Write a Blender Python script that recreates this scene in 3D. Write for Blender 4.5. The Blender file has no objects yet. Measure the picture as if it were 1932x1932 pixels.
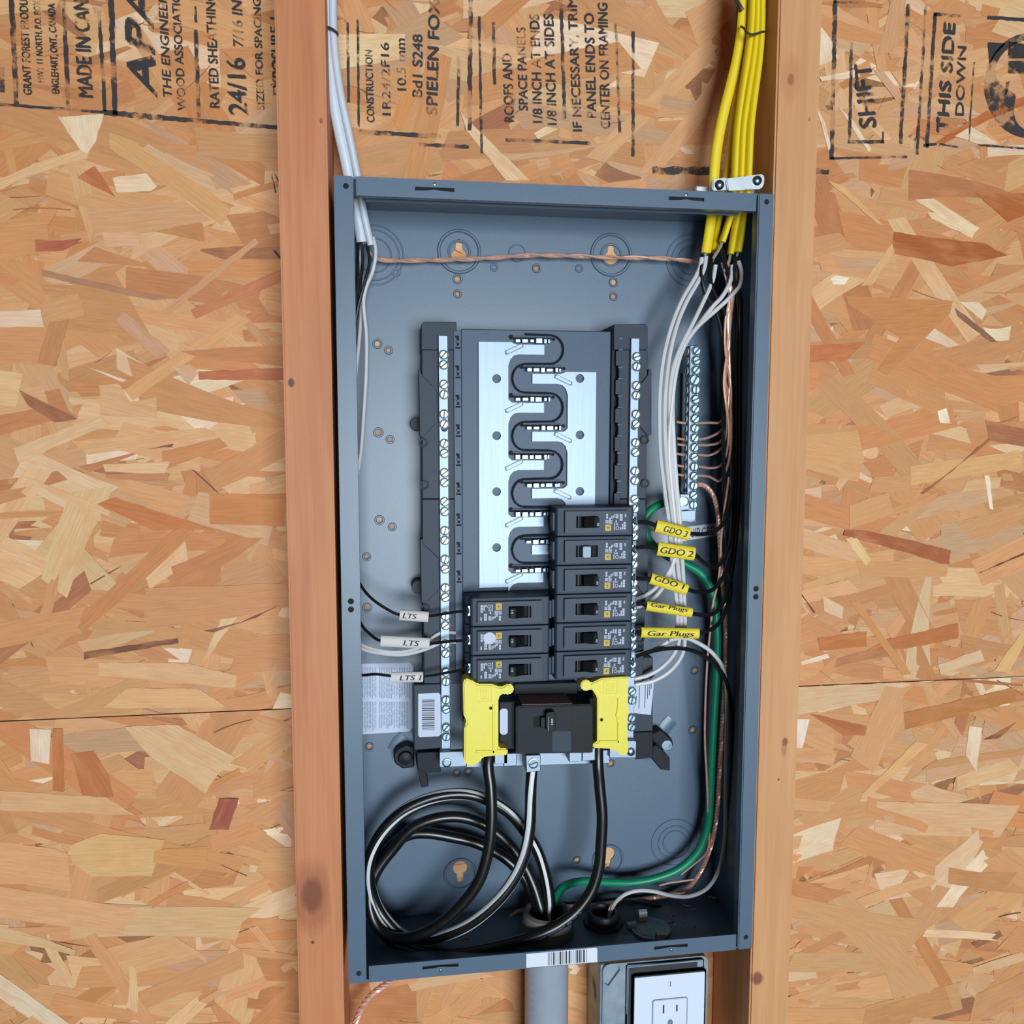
import bpy, bmesh, math, random
from mathutils import Vector, Matrix

random.seed(11)
SC = bpy.context.scene
COL = SC.collection
PI = math.pi

# ------------------------------------------------------------------ camera
# millimetres: X right, Y into the wall (0 = front rim of the panel box), Z up (0 = bottom of the box)
FPX, CX, CY = 1587.806, 957.729, 974.133
RA = ((0.990075437, -0.140536685, 0.000262006),
      (0.013058624, 0.093853430, 0.995500380),
      (0.139928913, 0.985617052, -0.094757192))
CAM = (38.9855, -688.9577, 465.2051)
ZW = 1200.0                                    # the box hangs 1.2 m above the floor


def M(p):                                      # mm -> metres in the world
    return Vector((p[0] / 1000.0, p[1] / 1000.0, (p[2] + ZW) / 1000.0))


cd = bpy.data.cameras.new('camera')
cam = bpy.data.objects.new('camera', cd)
COL.objects.link(cam)
cd.sensor_width = 36.0
cd.lens = FPX * 36.0 / 1932.0
cd.shift_x = (966.0 - CX) / 1932.0
cd.shift_y = (CY - 966.0) / 1932.0
cd.clip_start = 0.02
R3 = Matrix((RA[0], RA[1], [-c for c in RA[2]])).transposed()
cam.matrix_world = Matrix.Translation(M(CAM)) @ R3.to_4x4()
SC.camera = cam

# ------------------------------------------------------------------ light
w = bpy.data.worlds.new('world')
SC.world = w
w.use_nodes = True
w.node_tree.nodes['Background'].inputs['Color'].default_value = (0.95, 0.90, 0.84, 1)
w.node_tree.nodes['Background'].inputs['Strength'].default_value = 0.07

ld = bpy.data.lights.new('open_door_daylight', 'AREA')
ld.shape = 'RECTANGLE'
ld.size, ld.size_y = 2.2, 1.9
ld.energy = 300
ld.color = (0.82, 0.93, 1.0)
lo = bpy.data.objects.new('open_door_daylight', ld)
COL.objects.link(lo)
lo.location = (0.70, -5.0, ZW / 1000 + 0.0)
lo.rotation_euler = (Vector((0.18, 0.05, ZW / 1000 + 0.33)) - lo.location).to_track_quat('-Z', 'Y').to_euler()

SC.view_settings.view_transform = 'Standard'
SC.view_settings.look = 'None'
SC.view_settings.gamma = 1.0
SC.view_settings.use_curve_mapping = False
SC.view_settings.exposure = 0.0


# ------------------------------------------------------------------ projection helpers (a pixel of the photo -> a point at a real depth)
def ray(u, v):
    a, b = (u - CX) / FPX, -(v - CY) / FPX
    return [RA[0][i] * a + RA[1][i] * b + RA[2][i] for i in range(3)]


def at(u, v, Y):
    d = ray(u, v)
    t = (Y - CAM[1]) / d[1]
    return (CAM[0] + d[0] * t, Y, CAM[2] + d[2] * t)


def atz(u, v, Z):
    d = ray(u, v)
    t = (Z - CAM[2]) / d[2]
    return (CAM[0] + d[0] * t, CAM[1] + d[1] * t, Z)


def axz(u, v, Y):
    p = at(u, v, Y)
    return (p[0], p[2])


# ------------------------------------------------------------------ materials
MATS = {}


def lin(c):
    return tuple(((x / 255.0) / 12.92 if x / 255.0 <= 0.04045 else ((x / 255.0 + 0.055) / 1.055) ** 2.4) for x in c)


def mat(name, rgb, rough=0.5, metal=0.0, var=0.08, scale=60.0, bump=0.0, coat=0.0, spec=0.5, stretch=(1, 1, 1), srgb=True, rvar=0.0):
    m = bpy.data.materials.new(name)
    m.use_nodes = True
    nt = m.node_tree
    b = nt.nodes['Principled BSDF']
    c = lin(rgb) if srgb else rgb
    tc = nt.nodes.new('ShaderNodeTexCoord')
    mp = nt.nodes.new('ShaderNodeMapping')
    mp.inputs['Scale'].default_value = stretch
    nt.links.new(tc.outputs['Object'], mp.inputs['Vector'])
    nz = nt.nodes.new('ShaderNodeTexNoise')
    nz.inputs['Scale'].default_value = scale
    nz.inputs['Detail'].default_value = 4
    nt.links.new(mp.outputs['Vector'], nz.inputs['Vector'])
    rp = nt.nodes.new('ShaderNodeValToRGB')
    rp.color_ramp.elements[0].position = 0.3
    rp.color_ramp.elements[1].position = 0.7
    rp.color_ramp.elements[0].color = tuple(x * (1 - var) for x in c) + (1,)
    rp.color_ramp.elements[1].color = tuple(min(1, x * (1 + var)) for x in c) + (1,)
    nt.links.new(nz.outputs['Fac'], rp.inputs['Fac'])
    nt.links.new(rp.outputs['Color'], b.inputs['Base Color'])
    b.inputs['Roughness'].default_value = rough
    b.inputs['Metallic'].default_value = metal
    b.inputs['Specular IOR Level'].default_value = spec
    b.inputs['Coat Weight'].default_value = coat
    if rvar:
        mr = nt.nodes.new('ShaderNodeMapRange')
        mr.inputs['To Min'].default_value = rough - rvar
        mr.inputs['To Max'].default_value = rough + rvar
        nt.links.new(nz.outputs['Fac'], mr.inputs['Value'])
        nt.links.new(mr.outputs['Result'], b.inputs['Roughness'])
    if bump:
        bp = nt.nodes.new('ShaderNodeBump')
        bp.inputs['Strength'].default_value = bump
        bp.inputs['Distance'].default_value = 0.0005
        nt.links.new(nz.outputs['Fac'], bp.inputs['Height'])
        nt.links.new(bp.outputs['Normal'], b.inputs['Normal'])
    MATS[name] = m
    return m


mat('paint', (82, 101, 121), 0.36, var=0.03, scale=400, bump=0.03, spec=0.5)
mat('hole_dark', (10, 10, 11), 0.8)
mat('slot_dark', (46, 66, 78), 0.4)
mat('tray', (66, 82, 104), 0.45, var=0.04, scale=300, spec=0.3)
mat('carrier', (46, 55, 69), 0.5, var=0.05, scale=300, spec=0.25)
mat('black_plastic', (24, 28, 35), 0.5, var=0.06, scale=300, spec=0.2)
mat('breaker', (51, 61, 76), 0.5, var=0.05, scale=500, bump=0.05, spec=0.22)
mat('breaker_face', (55, 64, 79), 0.48, var=0.04, scale=500, spec=0.25)
mat('breaker_handle', (14, 15, 18), 0.45, spec=0.2)
mat('handle_sky_glint', (120, 142, 164), 0.4)  # sky reflection on the mid-position handle, painted in as a pale colour
mat('tin', (138, 150, 164), 0.52, metal=1.0, var=0.05, scale=20, stretch=(60, 1, 1), rvar=0.05)
mat('zinc', (124, 144, 156), 0.32, metal=1.0, var=0.12, scale=200)
mat('steel_galv', (150, 164, 176), 0.45, metal=0.85, var=0.18, scale=60)
mat('white_paint', (226, 226, 232), 0.4, var=0.02)
mat('copper', (236, 184, 162), 0.36, metal=0.5, var=0.12, scale=200)
mat('copper_dull', (176, 100, 70), 0.4, metal=0.9, var=0.2, scale=200)
mat('wire_black', (18, 18, 20), 0.3, var=0.1, scale=100, spec=0.6)
mat('wire_white', (205, 202, 204), 0.4, var=0.03)
mat('wire_green', (6, 128, 92), 0.38, var=0.1, scale=80)
mat('stripe_white', (212, 212, 214), 0.45, var=0.03)
mat('cable_yellow', (232, 202, 22), 0.45, var=0.05, scale=40, stretch=(1, 1, .2))
mat('cable_white', (196, 202, 212), 0.42, var=0.03)
mat('paper_sheath', (150, 135, 112), 0.9, var=0.2, scale=300)
mat('label_yellow', (228, 204, 48), 0.5, var=0.04)
mat('label_white', (206, 200, 200), 0.6, var=0.03)
mat('cover_yellow', (226, 210, 56), 0.42, var=0.02, scale=300, bump=0.04)
mat('sticker', (186, 196, 218), 0.5, var=0.03)
mat('sticker_grey', (98, 94, 92), 0.6, var=0.1)
mat('sticker_bright', (214, 218, 230), 0.45, var=0.02)
mat('print_dark', (34, 34, 40), 0.6)
mat('print_grey', (108, 118, 140), 0.6)
mat('print_white', (190, 196, 214), 0.6, var=0.05)
mat('print_yellow', (214, 176, 60), 0.6)
mat('pen', (48, 40, 30), 0.7)
mat('pvc', (150, 158, 172), 0.5, var=0.04)
mat('pvc_dark', (112, 106, 104), 0.6, var=0.1)
mat('hub_black', (42, 44, 50), 0.45, var=0.1)
mat('brown_label', (120, 92, 82), 0.6, var=0.06)
mat('plug_steel', (112, 124, 136), 0.3, metal=0.4, var=0.1)
mat('outlet_white', (214, 222, 238), 0.35, var=0.01)
mat('tie_dark', (52, 52, 56), 0.5)


def osb_material():
    m = bpy.data.materials.new('osb_strand')
    m.use_nodes = True
    nt = m.node_tree
    b = nt.nodes['Principled BSDF']
    at_ = nt.nodes.new('ShaderNodeAttribute')
    at_.attribute_name = 'tint'
    uv = nt.nodes.new('ShaderNodeUVMap')
    mp = nt.nodes.new('ShaderNodeMapping')
    mp.inputs['Scale'].default_value = (0.035, 0.75, 1)
    nt.links.new(uv.outputs['UV'], mp.inputs['Vector'])
    n1 = nt.nodes.new('ShaderNodeTexNoise')
    n1.inputs['Scale'].default_value = 1.0
    n1.inputs['Detail'].default_value = 6
    n1.inputs['Roughness'].default_value = 0.62
    nt.links.new(mp.outputs['Vector'], n1.inputs['Vector'])
    mp2 = nt.nodes.new('ShaderNodeMapping')
    mp2.inputs['Scale'].default_value = (0.03, 0.09, 1)
    nt.links.new(uv.outputs['UV'], mp2.inputs['Vector'])
    n2 = nt.nodes.new('ShaderNodeTexNoise')
    n2.inputs['Scale'].default_value = 1.0
    n2.inputs['Detail'].default_value = 3
    nt.links.new(mp2.outputs['Vector'], n2.inputs['Vector'])
    r1 = nt.nodes.new('ShaderNodeMapRange')
    r1.inputs['From Min'].default_value = 0.25
    r1.inputs['From Max'].default_value = 0.75
    r1.inputs['To Min'].default_value = 0.80
    r1.inputs['To Max'].default_value = 1.16
    nt.links.new(n1.outputs['Fac'], r1.inputs['Value'])
    mul = nt.nodes.new('ShaderNodeMix')
    mul.data_type = 'RGBA'
    mul.blend_type = 'MULTIPLY'
    mul.inputs['Factor'].default_value = 1.0
    nt.links.new(at_.outputs['Color'], mul.inputs['A'])
    nt.links.new(r1.outputs['Result'], mul.inputs['B'])
    hs = nt.nodes.new('ShaderNodeMix')
    hs.data_type = 'RGBA'
    hs.blend_type = 'MIX'
    r2 = nt.nodes.new('ShaderNodeMapRange')
    r2.inputs['From Min'].default_value = 0.5
    r2.inputs['From Max'].default_value = 0.78
    r2.inputs['To Min'].default_value = 0.0
    r2.inputs['To Max'].default_value = 0.55
    nt.links.new(n2.outputs['Fac'], r2.inputs['Value'])
    nt.links.new(r2.outputs['Result'], hs.inputs['Factor'])
    nt.links.new(mul.outputs['Result'], hs.inputs['A'])
    hs.inputs['B'].default_value = lin((206, 146, 92)) + (1,)
    tco = nt.nodes.new('ShaderNodeTexCoord')
    n3 = nt.nodes.new('ShaderNodeTexNoise')
    n3.inputs['Scale'].default_value = 26
    n3.inputs['Detail'].default_value = 4
    n3.inputs['Distortion'].default_value = 0.5
    nt.links.new(tco.outputs['Object'], n3.inputs['Vector'])
    r3 = nt.nodes.new('ShaderNodeMapRange')
    r3.inputs['From Min'].default_value = 0.5
    r3.inputs['From Max'].default_value = 0.72
    r3.inputs['To Max'].default_value = 0.3
    nt.links.new(n3.outputs['Fac'], r3.inputs['Value'])
    st_ = nt.nodes.new('ShaderNodeMix')
    st_.data_type = 'RGBA'
    nt.links.new(r3.outputs['Result'], st_.inputs['Factor'])
    nt.links.new(hs.outputs['Result'], st_.inputs['A'])
    st_.inputs['B'].default_value = lin((200, 140, 90)) + (1,)
    tn = nt.nodes.new('ShaderNodeMix')
    tn.data_type = 'RGBA'
    tn.blend_type = 'MULTIPLY'
    tn.inputs['Factor'].default_value = 1.0
    tn.inputs['B'].default_value = (1.05, 0.955, 0.92, 1)
    nt.links.new(st_.outputs['Result'], tn.inputs['A'])
    nt.links.new(tn.outputs['Result'], b.inputs['Base Color'])
    b.inputs['Roughness'].default_value = 0.6
    b.inputs['Specular IOR Level'].default_value = 0.3
    bp = nt.nodes.new('ShaderNodeBump')
    bp.inputs['Strength'].default_value = 0.25
    bp.inputs['Distance'].default_value = 0.0004
    nt.links.new(n1.outputs['Fac'], bp.inputs['Height'])
    nt.links.new(bp.outputs['Normal'], b.inputs['Normal'])
    MATS['osb_strand'] = m


osb_material()
mat('osb_core', (150, 104, 62), 0.8, var=0.2, scale=120)


def wood_material(name, base, dark, knots, seed):
    """softwood: long grain streaks along Z, knots at object-space points (m)"""
    m = bpy.data.materials.new(name)
    m.use_nodes = True
    nt = m.node_tree
    b = nt.nodes['Principled BSDF']
    tc = nt.nodes.new('ShaderNodeTexCoord')
    mp = nt.nodes.new('ShaderNodeMapping')
    mp.inputs['Scale'].default_value = (90, 90, 4)
    mp.inputs['Location'].default_value = (seed, seed * 2.1, 0)
    nt.links.new(tc.outputs['Object'], mp.inputs['Vector'])
    n1 = nt.nodes.new('ShaderNodeTexNoise')
    n1.inputs['Scale'].default_value = 1.6
    n1.inputs['Detail'].default_value = 6
    n1.inputs['Roughness'].default_value = 0.6
    n1.inputs['Distortion'].default_value = 0.6
    nt.links.new(mp.outputs['Vector'], n1.inputs['Vector'])
    mp2 = nt.nodes.new('ShaderNodeMapping')
    mp2.inputs['Scale'].default_value = (30, 30, 5)
    nt.links.new(tc.outputs['Object'], mp2.inputs['Vector'])
    n2 = nt.nodes.new('ShaderNodeTexNoise')
    n2.inputs['Scale'].default_value = 1.0
    n2.inputs['Detail'].default_value = 2
    nt.links.new(mp2.outputs['Vector'], n2.inputs['Vector'])
    rp = nt.nodes.new('ShaderNodeValToRGB')
    rp.color_ramp.elements[0].position = 0.28
    rp.color_ramp.elements[1].position = 0.72
    rp.color_ramp.elements[0].color = lin(dark) + (1,)
    rp.color_ramp.elements[1].color = lin(base) + (1,)
    av = nt.nodes.new('ShaderNodeMath')
    av.operation = 'MULTIPLY_ADD'
    av.inputs[1].default_value = 0.55
    nt.links.new(n1.outputs['Fac'], av.inputs[0])
    half = nt.nodes.new('ShaderNodeMath')
    half.operation = 'MULTIPLY'
    half.inputs[1].default_value = 0.45
    nt.links.new(n2.outputs['Fac'], half.inputs[0])
    nt.links.new(half.outputs[0], av.inputs[2])
    nt.links.new(av.outputs[0], rp.inputs['Fac'])
    last = rp.outputs['Color']
    for (p, rx, rz, col, amt) in knots:
        sub = nt.nodes.new('ShaderNodeVectorMath')
        sub.operation = 'SUBTRACT'
        nt.links.new(tc.outputs['Object'], sub.inputs[0])
        sub.inputs[1].default_value = p
        sc_ = nt.nodes.new('ShaderNodeVectorMath')
        sc_.operation = 'MULTIPLY'
        sc_.inputs[1].default_value = (1 / rx, 1 / 0.03, 1 / rz)
        nt.links.new(sub.outputs[0], sc_.inputs[0])
        ln = nt.nodes.new('ShaderNodeVectorMath')
        ln.operation = 'LENGTH'
        nt.links.new(sc_.outputs[0], ln.inputs[0])
        ad = nt.nodes.new('ShaderNodeMath')
        ad.operation = 'MULTIPLY_ADD'
        ad.inputs[1].default_value = 0.9
        nt.links.new(n1.outputs['Fac'], ad.inputs[0])
        nt.links.new(ln.outputs['Value'], ad.inputs[2])
        mr = nt.nodes.new('ShaderNodeMapRange')
        mr.inputs['From Min'].default_value = 1.15
        mr.inputs['From Max'].default_value = 1.6
        mr.inputs['To Min'].default_value = amt
        mr.inputs['To Max'].default_value = 0.0
        nt.links.new(ad.outputs[0], mr.inputs['Value'])
        mx = nt.nodes.new('ShaderNodeMix')
        mx.data_type = 'RGBA'
        nt.links.new(mr.outputs['Result'], mx.inputs['Factor'])
        nt.links.new(last, mx.inputs['A'])
        mx.inputs['B'].default_value = lin(col) + (1,)
        last = mx.outputs['Result']
    nt.links.new(last, b.inputs['Base Color'])
    b.inputs['Roughness'].default_value = 0.55
    b.inputs['Specular IOR Level'].default_value = 0.35
    bp = nt.nodes.new('ShaderNodeBump')
    bp.inputs['Strength'].default_value = 0.2
    bp.inputs['Distance'].default_value = 0.0005
    nt.links.new(n1.outputs['Fac'], bp.inputs['Height'])
    nt.links.new(bp.outputs['Normal'], b.inputs['Normal'])
    MATS[name] = m


def ink_material():
    m = bpy.data.materials.new('ink')
    m.use_nodes = True
    nt = m.node_tree
    b = nt.nodes['Principled BSDF']
    b.inputs['Base Color'].default_value = lin((50, 44, 46)) + (1,)
    b.inputs['Roughness'].default_value = 0.7
    tc = nt.nodes.new('ShaderNodeTexCoord')
    n1 = nt.nodes.new('ShaderNodeTexNoise')
    n1.inputs['Scale'].default_value = 90
    n1.inputs['Detail'].default_value = 8
    n1.inputs['Roughness'].default_value = 0.7
    nt.links.new(tc.outputs['Object'], n1.inputs['Vector'])
    n2 = nt.nodes.new('ShaderNodeTexNoise')
    n2.inputs['Scale'].default_value = 34
    n2.inputs['Detail'].default_value = 3
    nt.links.new(tc.outputs['Object'], n2.inputs['Vector'])
    ad = nt.nodes.new('ShaderNodeMath')
    ad.operation = 'ADD'
    nt.links.new(n1.outputs['Fac'], ad.inputs[0])
    nt.links.new(n2.outputs['Fac'], ad.inputs[1])
    mr = nt.nodes.new('ShaderNodeMapRange')
    mr.inputs['From Min'].default_value = 0.88
    mr.inputs['From Max'].default_value = 1.03
    mr.inputs['To Min'].default_value = 0.12
    mr.inputs['To Max'].default_value = 0.93
    nt.links.new(ad.outputs[0], mr.inputs['Value'])
    nt.links.new(mr.outputs['Result'], b.inputs['Alpha'])
    MATS['ink'] = m


ink_material()


# ------------------------------------------------------------------ mesh builder (mm)
class MB:
    def __init__(s):
        s.v, s.f = [], []

    def add(s, vs, fs):
        o = len(s.v)
        s.v += [tuple(p) for p in vs]
        s.f += [tuple(i + o for i in f) for f in fs]
        return s

    def box(s, x0, x1, y0, y1, z0, z1):
        vs = [(x, y, z) for z in (z0, z1) for y in (y0, y1) for x in (x0, x1)]
        return s.add(vs, [(0, 2, 3, 1), (4, 5, 7, 6), (0, 1, 5, 4), (2, 6, 7, 3), (0, 4, 6, 2), (1, 3, 7, 5)])

    def extr(s, pts, d):
        """closed polygon of 3-D points extruded by vector d"""
        n = len(pts)
        vs = list(pts) + [(p[0] + d[0], p[1] + d[1], p[2] + d[2]) for p in pts]
        fs = [tuple(range(n)), tuple(range(2 * n - 1, n - 1, -1))]
        fs += [(i, i + n, (i + 1) % n + n, (i + 1) % n) for i in range(n)]
        return s.add(vs, fs)

    def prism(s, poly, y0, y1):
        return s.extr([(p[0], y0, p[1]) for p in poly], (0, y1 - y0, 0))

    def prism_px(s, poly, y0, y1):
        return s.prism([axz(u, v, y0) for u, v in poly], y0, y1)

    def quad_px(s, u0, v0, u1, v1, y0, y1):
        um, vm = (u0 + u1) / 2, (v0 + v1) / 2
        return s.box(at(u0, vm, y0)[0], at(u1, vm, y0)[0], y0, y1, at(um, v1, y0)[2], at(um, v0, y0)[2])

    def cyl(s, c, ax, r, h, n=16, r2=None):
        a = Vector(ax).normalized()
        t = Vector((0, 0, 1)) if abs(a.z) < .9 else Vector((1, 0, 0))
        e1 = a.cross(t).normalized()
        e2 = a.cross(e1)
        c = Vector(c)
        r2 = r if r2 is None else r2
        vs = [c + (e1 * math.cos(2 * PI * i / n) + e2 * math.sin(2 * PI * i / n)) * r for i in range(n)]
        vs += [c + a * h + (e1 * math.cos(2 * PI * i / n) + e2 * math.sin(2 * PI * i / n)) * r2 for i in range(n)]
        fs = [tuple(range(n)), tuple(range(2 * n - 1, n - 1, -1))]
        fs += [(i, i + n, (i + 1) % n + n, (i + 1) % n) for i in range(n)]
        return s.add(vs, fs)

    def lathe(s, c, ax, prof, n=24, a0=0.0, a1=2 * PI):
        """profile of (radius, height) spun about ax"""
        a = Vector(ax).normalized()
        t = Vector((0, 0, 1)) if abs(a.z) < .9 else Vector((1, 0, 0))
        e1 = a.cross(t).normalized()
        e2 = a.cross(e1)
        c = Vector(c)
        full = abs(a1 - a0 - 2 * PI) < 1e-6
        m = n if full else n + 1
        k = len(prof)
        vs = []
        for i in range(m):
            th = a0 + (a1 - a0) * i / n
            d = e1 * math.cos(th) + e2 * math.sin(th)
            vs += [c + d * r + a * h for r, h in prof]
        fs = []
        for i in range(n):
            j = (i + 1) % m
            for q in range(k - 1):
                fs.append((i * k + q, j * k + q, j * k + q + 1, i * k + q + 1))
        return s.add(vs, fs)

    def tube(s, path, r, seg=10, flat=None, a0=None, a1=None, twist=0.0, ph=0.0, off=0.0):
        """path: dense list of points. flat=(ref vector, ra, rb): elliptical section with ra along ref. a0,a1: only part of the section"""
        P = [Vector(p) for p in path]
        n = len(P)
        T = [(P[min(i + 1, n - 1)] - P[max(i - 1, 0)]).normalized() for i in range(n)]
        ref = Vector(flat[0]) if flat else Vector((0.0, -1.0, 0.02))
        vs, fs = [], []
        part = a0 is not None
        m = seg + 1 if part else seg
        for i in range(n):
            e1 = ref - T[i] * ref.dot(T[i])
            if e1.length < 1e-5:
                e1 = T[i].orthogonal()
            e1.normalize()
            if not flat:
                ref = e1
            e2 = T[i].cross(e1)
            for k in range(m):
                th = (a0 + (a1 - a0) * k / seg + twist * i / max(1, n - 1) + ph) if part else 2 * PI * k / seg
                ra, rb = (flat[1], flat[2]) if flat else (r, r)
                vs.append(P[i] + e1 * math.cos(th) * (ra + off) + e2 * math.sin(th) * (rb + off))
        for i in range(n - 1):
            for k in range(seg):
                k2 = k + 1 if part else (k + 1) % seg
                fs.append((i * m + k, i * m + k2, (i + 1) * m + k2, (i + 1) * m + k))
        if not part:
            fs.append(tuple(range(m - 1, -1, -1)))
            fs.append(tuple((n - 1) * m + k for k in range(m)))
        return s.add(vs, fs)


def spline(pts, n=8):
    P = [Vector(p) for p in pts]
    P = [P[0] * 2 - P[1]] + P + [P[-1] * 2 - P[-2]]
    out = []
    for i in range(1, len(P) - 2):
        p0, p1, p2, p3 = P[i - 1:i + 3]
        t0 = 0.0
        t1 = t0 + max(1e-3, (p1 - p0).length) ** .5
        t2 = t1 + max(1e-3, (p2 - p1).length) ** .5
        t3 = t2 + max(1e-3, (p3 - p2).length) ** .5
        for k in range(n):
            t = t1 + (t2 - t1) * k / n
            A1 = p0 * ((t1 - t) / (t1 - t0)) + p1 * ((t - t0) / (t1 - t0))
            A2 = p1 * ((t2 - t) / (t2 - t1)) + p2 * ((t - t1) / (t2 - t1))
            A3 = p2 * ((t3 - t) / (t3 - t2)) + p3 * ((t - t2) / (t3 - t2))
            B1 = A1 * ((t2 - t) / (t2 - t0)) + A2 * ((t - t0) / (t2 - t0))
            B2 = A2 * ((t3 - t) / (t3 - t1)) + A3 * ((t - t1) / (t3 - t1))
            out.append(B1 * ((t2 - t) / (t2 - t1)) + B2 * ((t - t1) / (t2 - t1)))
    out.append(P[-2])
    return out


def px(pts):
    return [at(*p) for p in pts]


def finish(name, mb, m, org, bev=0.0, smooth=False, seg=1):
    me = bpy.data.meshes.new(name)
    me.from_pydata([((p[0] - org[0]) / 1000, (p[1] - org[1]) / 1000, (p[2] - org[2]) / 1000) for p in mb.v], [], mb.f)
    bm = bmesh.new()
    bm.from_mesh(me)
    bmesh.ops.recalc_face_normals(bm, faces=bm.faces)
    if bev:
        ed = [e for e in bm.edges if len(e.link_faces) == 2 and e.calc_face_angle(0) > 0.5]
        bmesh.ops.bevel(bm, geom=ed, offset=bev / 1000, segments=seg, affect='EDGES', clamp_overlap=True)
    if smooth:
        for f in bm.faces:
            f.smooth = True
    bm.to_mesh(me)
    bm.free()
    if smooth:
        try:
            me.set_sharp_from_angle(angle=math.radians(40))
        except Exception:
            pass
    if m:
        me.materials.append(MATS[m])
    return me


ORG = {}                                        # object name -> its thing's origin (mm)


def tag(o, label=None, cat=None, group=None, kind=None):
    if label:
        o['label'] = label
    if cat:
        o['category'] = cat
    if group:
        o['group'] = group
    if kind:
        o['kind'] = kind
    return o


def thing(name, label, cat, loc, group=None, kind=None):
    o = bpy.data.objects.new(name, None)
    o.empty_display_size = 0.02
    COL.objects.link(o)
    o.location = M(loc)
    ORG[o.name] = tuple(loc)
    return tag(o, label, cat, group, kind)


def part(par, name, mb, m, bev=0.0, smooth=False, label=None, kind=None, seg=1):
    org = ORG[par.name]
    o = bpy.data.objects.new(name, finish(name, mb, m, org, bev, smooth, seg))
    COL.objects.link(o)
    o.parent = par
    ORG[o.name] = org
    return tag(o, label, None, None, kind)


def inst(par, name, me, pos, rot=None, scale=None):
    """shared mesh piece placed at a world-mm point under par"""
    org = ORG[par.name]
    o = bpy.data.objects.new(name, me)
    COL.objects.link(o)
    o.parent = par
    o.location = tuple((pos[i] - org[i]) / 1000 for i in range(3))
    if rot:
        o.rotation_euler = rot
    if scale:
        o.scale = scale
    ORG[o.name] = org
    return o


def single(name, mb, m, label, cat, group=None, bev=0.0, smooth=False, kind=None, seg=1):
    xs, ys, zs = zip(*mb.v)
    org = ((min(xs) + max(xs)) / 2, (min(ys) + max(ys)) / 2, min(zs))
    o = bpy.data.objects.new(name, finish(name, mb, m, org, bev, smooth, seg))
    COL.objects.link(o)
    o.location = M(org)
    ORG[o.name] = org
    return tag(o, label, cat, group, kind)


# ------------------------------------------------------------------ lettering: all strings become flat meshes once
TEXTS = {}


def make_texts(strings):
    obs = []
    for key in strings:
        t, bold, shear = key
        c = bpy.data.curves.new('lettering', 'FONT')
        c.body = t
        c.size = 1.0
        c.offset = 0.0
        c.shear = shear
        c.resolution_u = 3
        c.fill_mode = 'FRONT'
        o = bpy.data.objects.new('lettering', c)
        COL.objects.link(o)
        obs.append((key, o, c))
    bpy.context.view_layer.update()
    dg = bpy.context.evaluated_depsgraph_get()
    for key, o, c in obs:
        me = o.evaluated_get(dg).to_mesh()
        vs = [tuple(v.co) for v in me.vertices]
        fs = [tuple(p.vertices) for p in me.polygons]
        xs = [v[0] for v in vs]
        ys = [v[1] for v in vs]
        if key in HAND.values():
            bm = bmesh.new()
            bm.from_mesh(me)
            bmesh.ops.triangulate(bm, faces=bm.faces)
            for _ in range(4):
                lg_e = [e_ for e_ in bm.edges if e_.calc_length() > 0.12]
                if not lg_e:
                    break
                bmesh.ops.subdivide_edges(bm, edges=lg_e, cuts=1)
                bmesh.ops.triangulate(bm, faces=bm.faces)
            bm.verts.index_update()
            vs = [tuple(v.co) for v in bm.verts]
            fs = [tuple(v.index for v in f.verts) for f in bm.faces]
            bm.free()
        TEXTS[key] = (vs, fs, min(xs), max(xs), 0.0, 0.72)
        o.evaluated_get(dg).to_mesh_clear()
    for key, o, c in obs:
        bpy.data.objects.remove(o)
        bpy.data.curves.remove(c)


WANTED = []


def want(t, bold=0.0, shear=0.0):
    k = (t, bold, shear)
    if k not in WANTED:
        WANTED.append(k)
    return k


def text_on(mb, key, P, E, up, h):
    """lay a string from point P to point E (its full width), letters growing along 'up' by h (cap height); all in mm"""
    vs, fs, x0, x1, y0, y1 = TEXTS[key]
    P, E, up = Vector(P), Vector(E), Vector(up)
    e = E - P
    nrm = e.cross(up).normalized()
    b = key[1] * 2.4
    for k, sh in enumerate((0.0,) if not b else (-b, 0.0, b)):
        sx = sh * h / 0.72
        mb.add([P + e * ((x - x0) / (x1 - x0)) + e.normalized() * sx + nrm * (.015 * k) + up * (h * (y + (k - 1) * b * .8 * (b > 0)) / 0.72) for x, y, z in vs], fs)
    return mb


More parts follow.
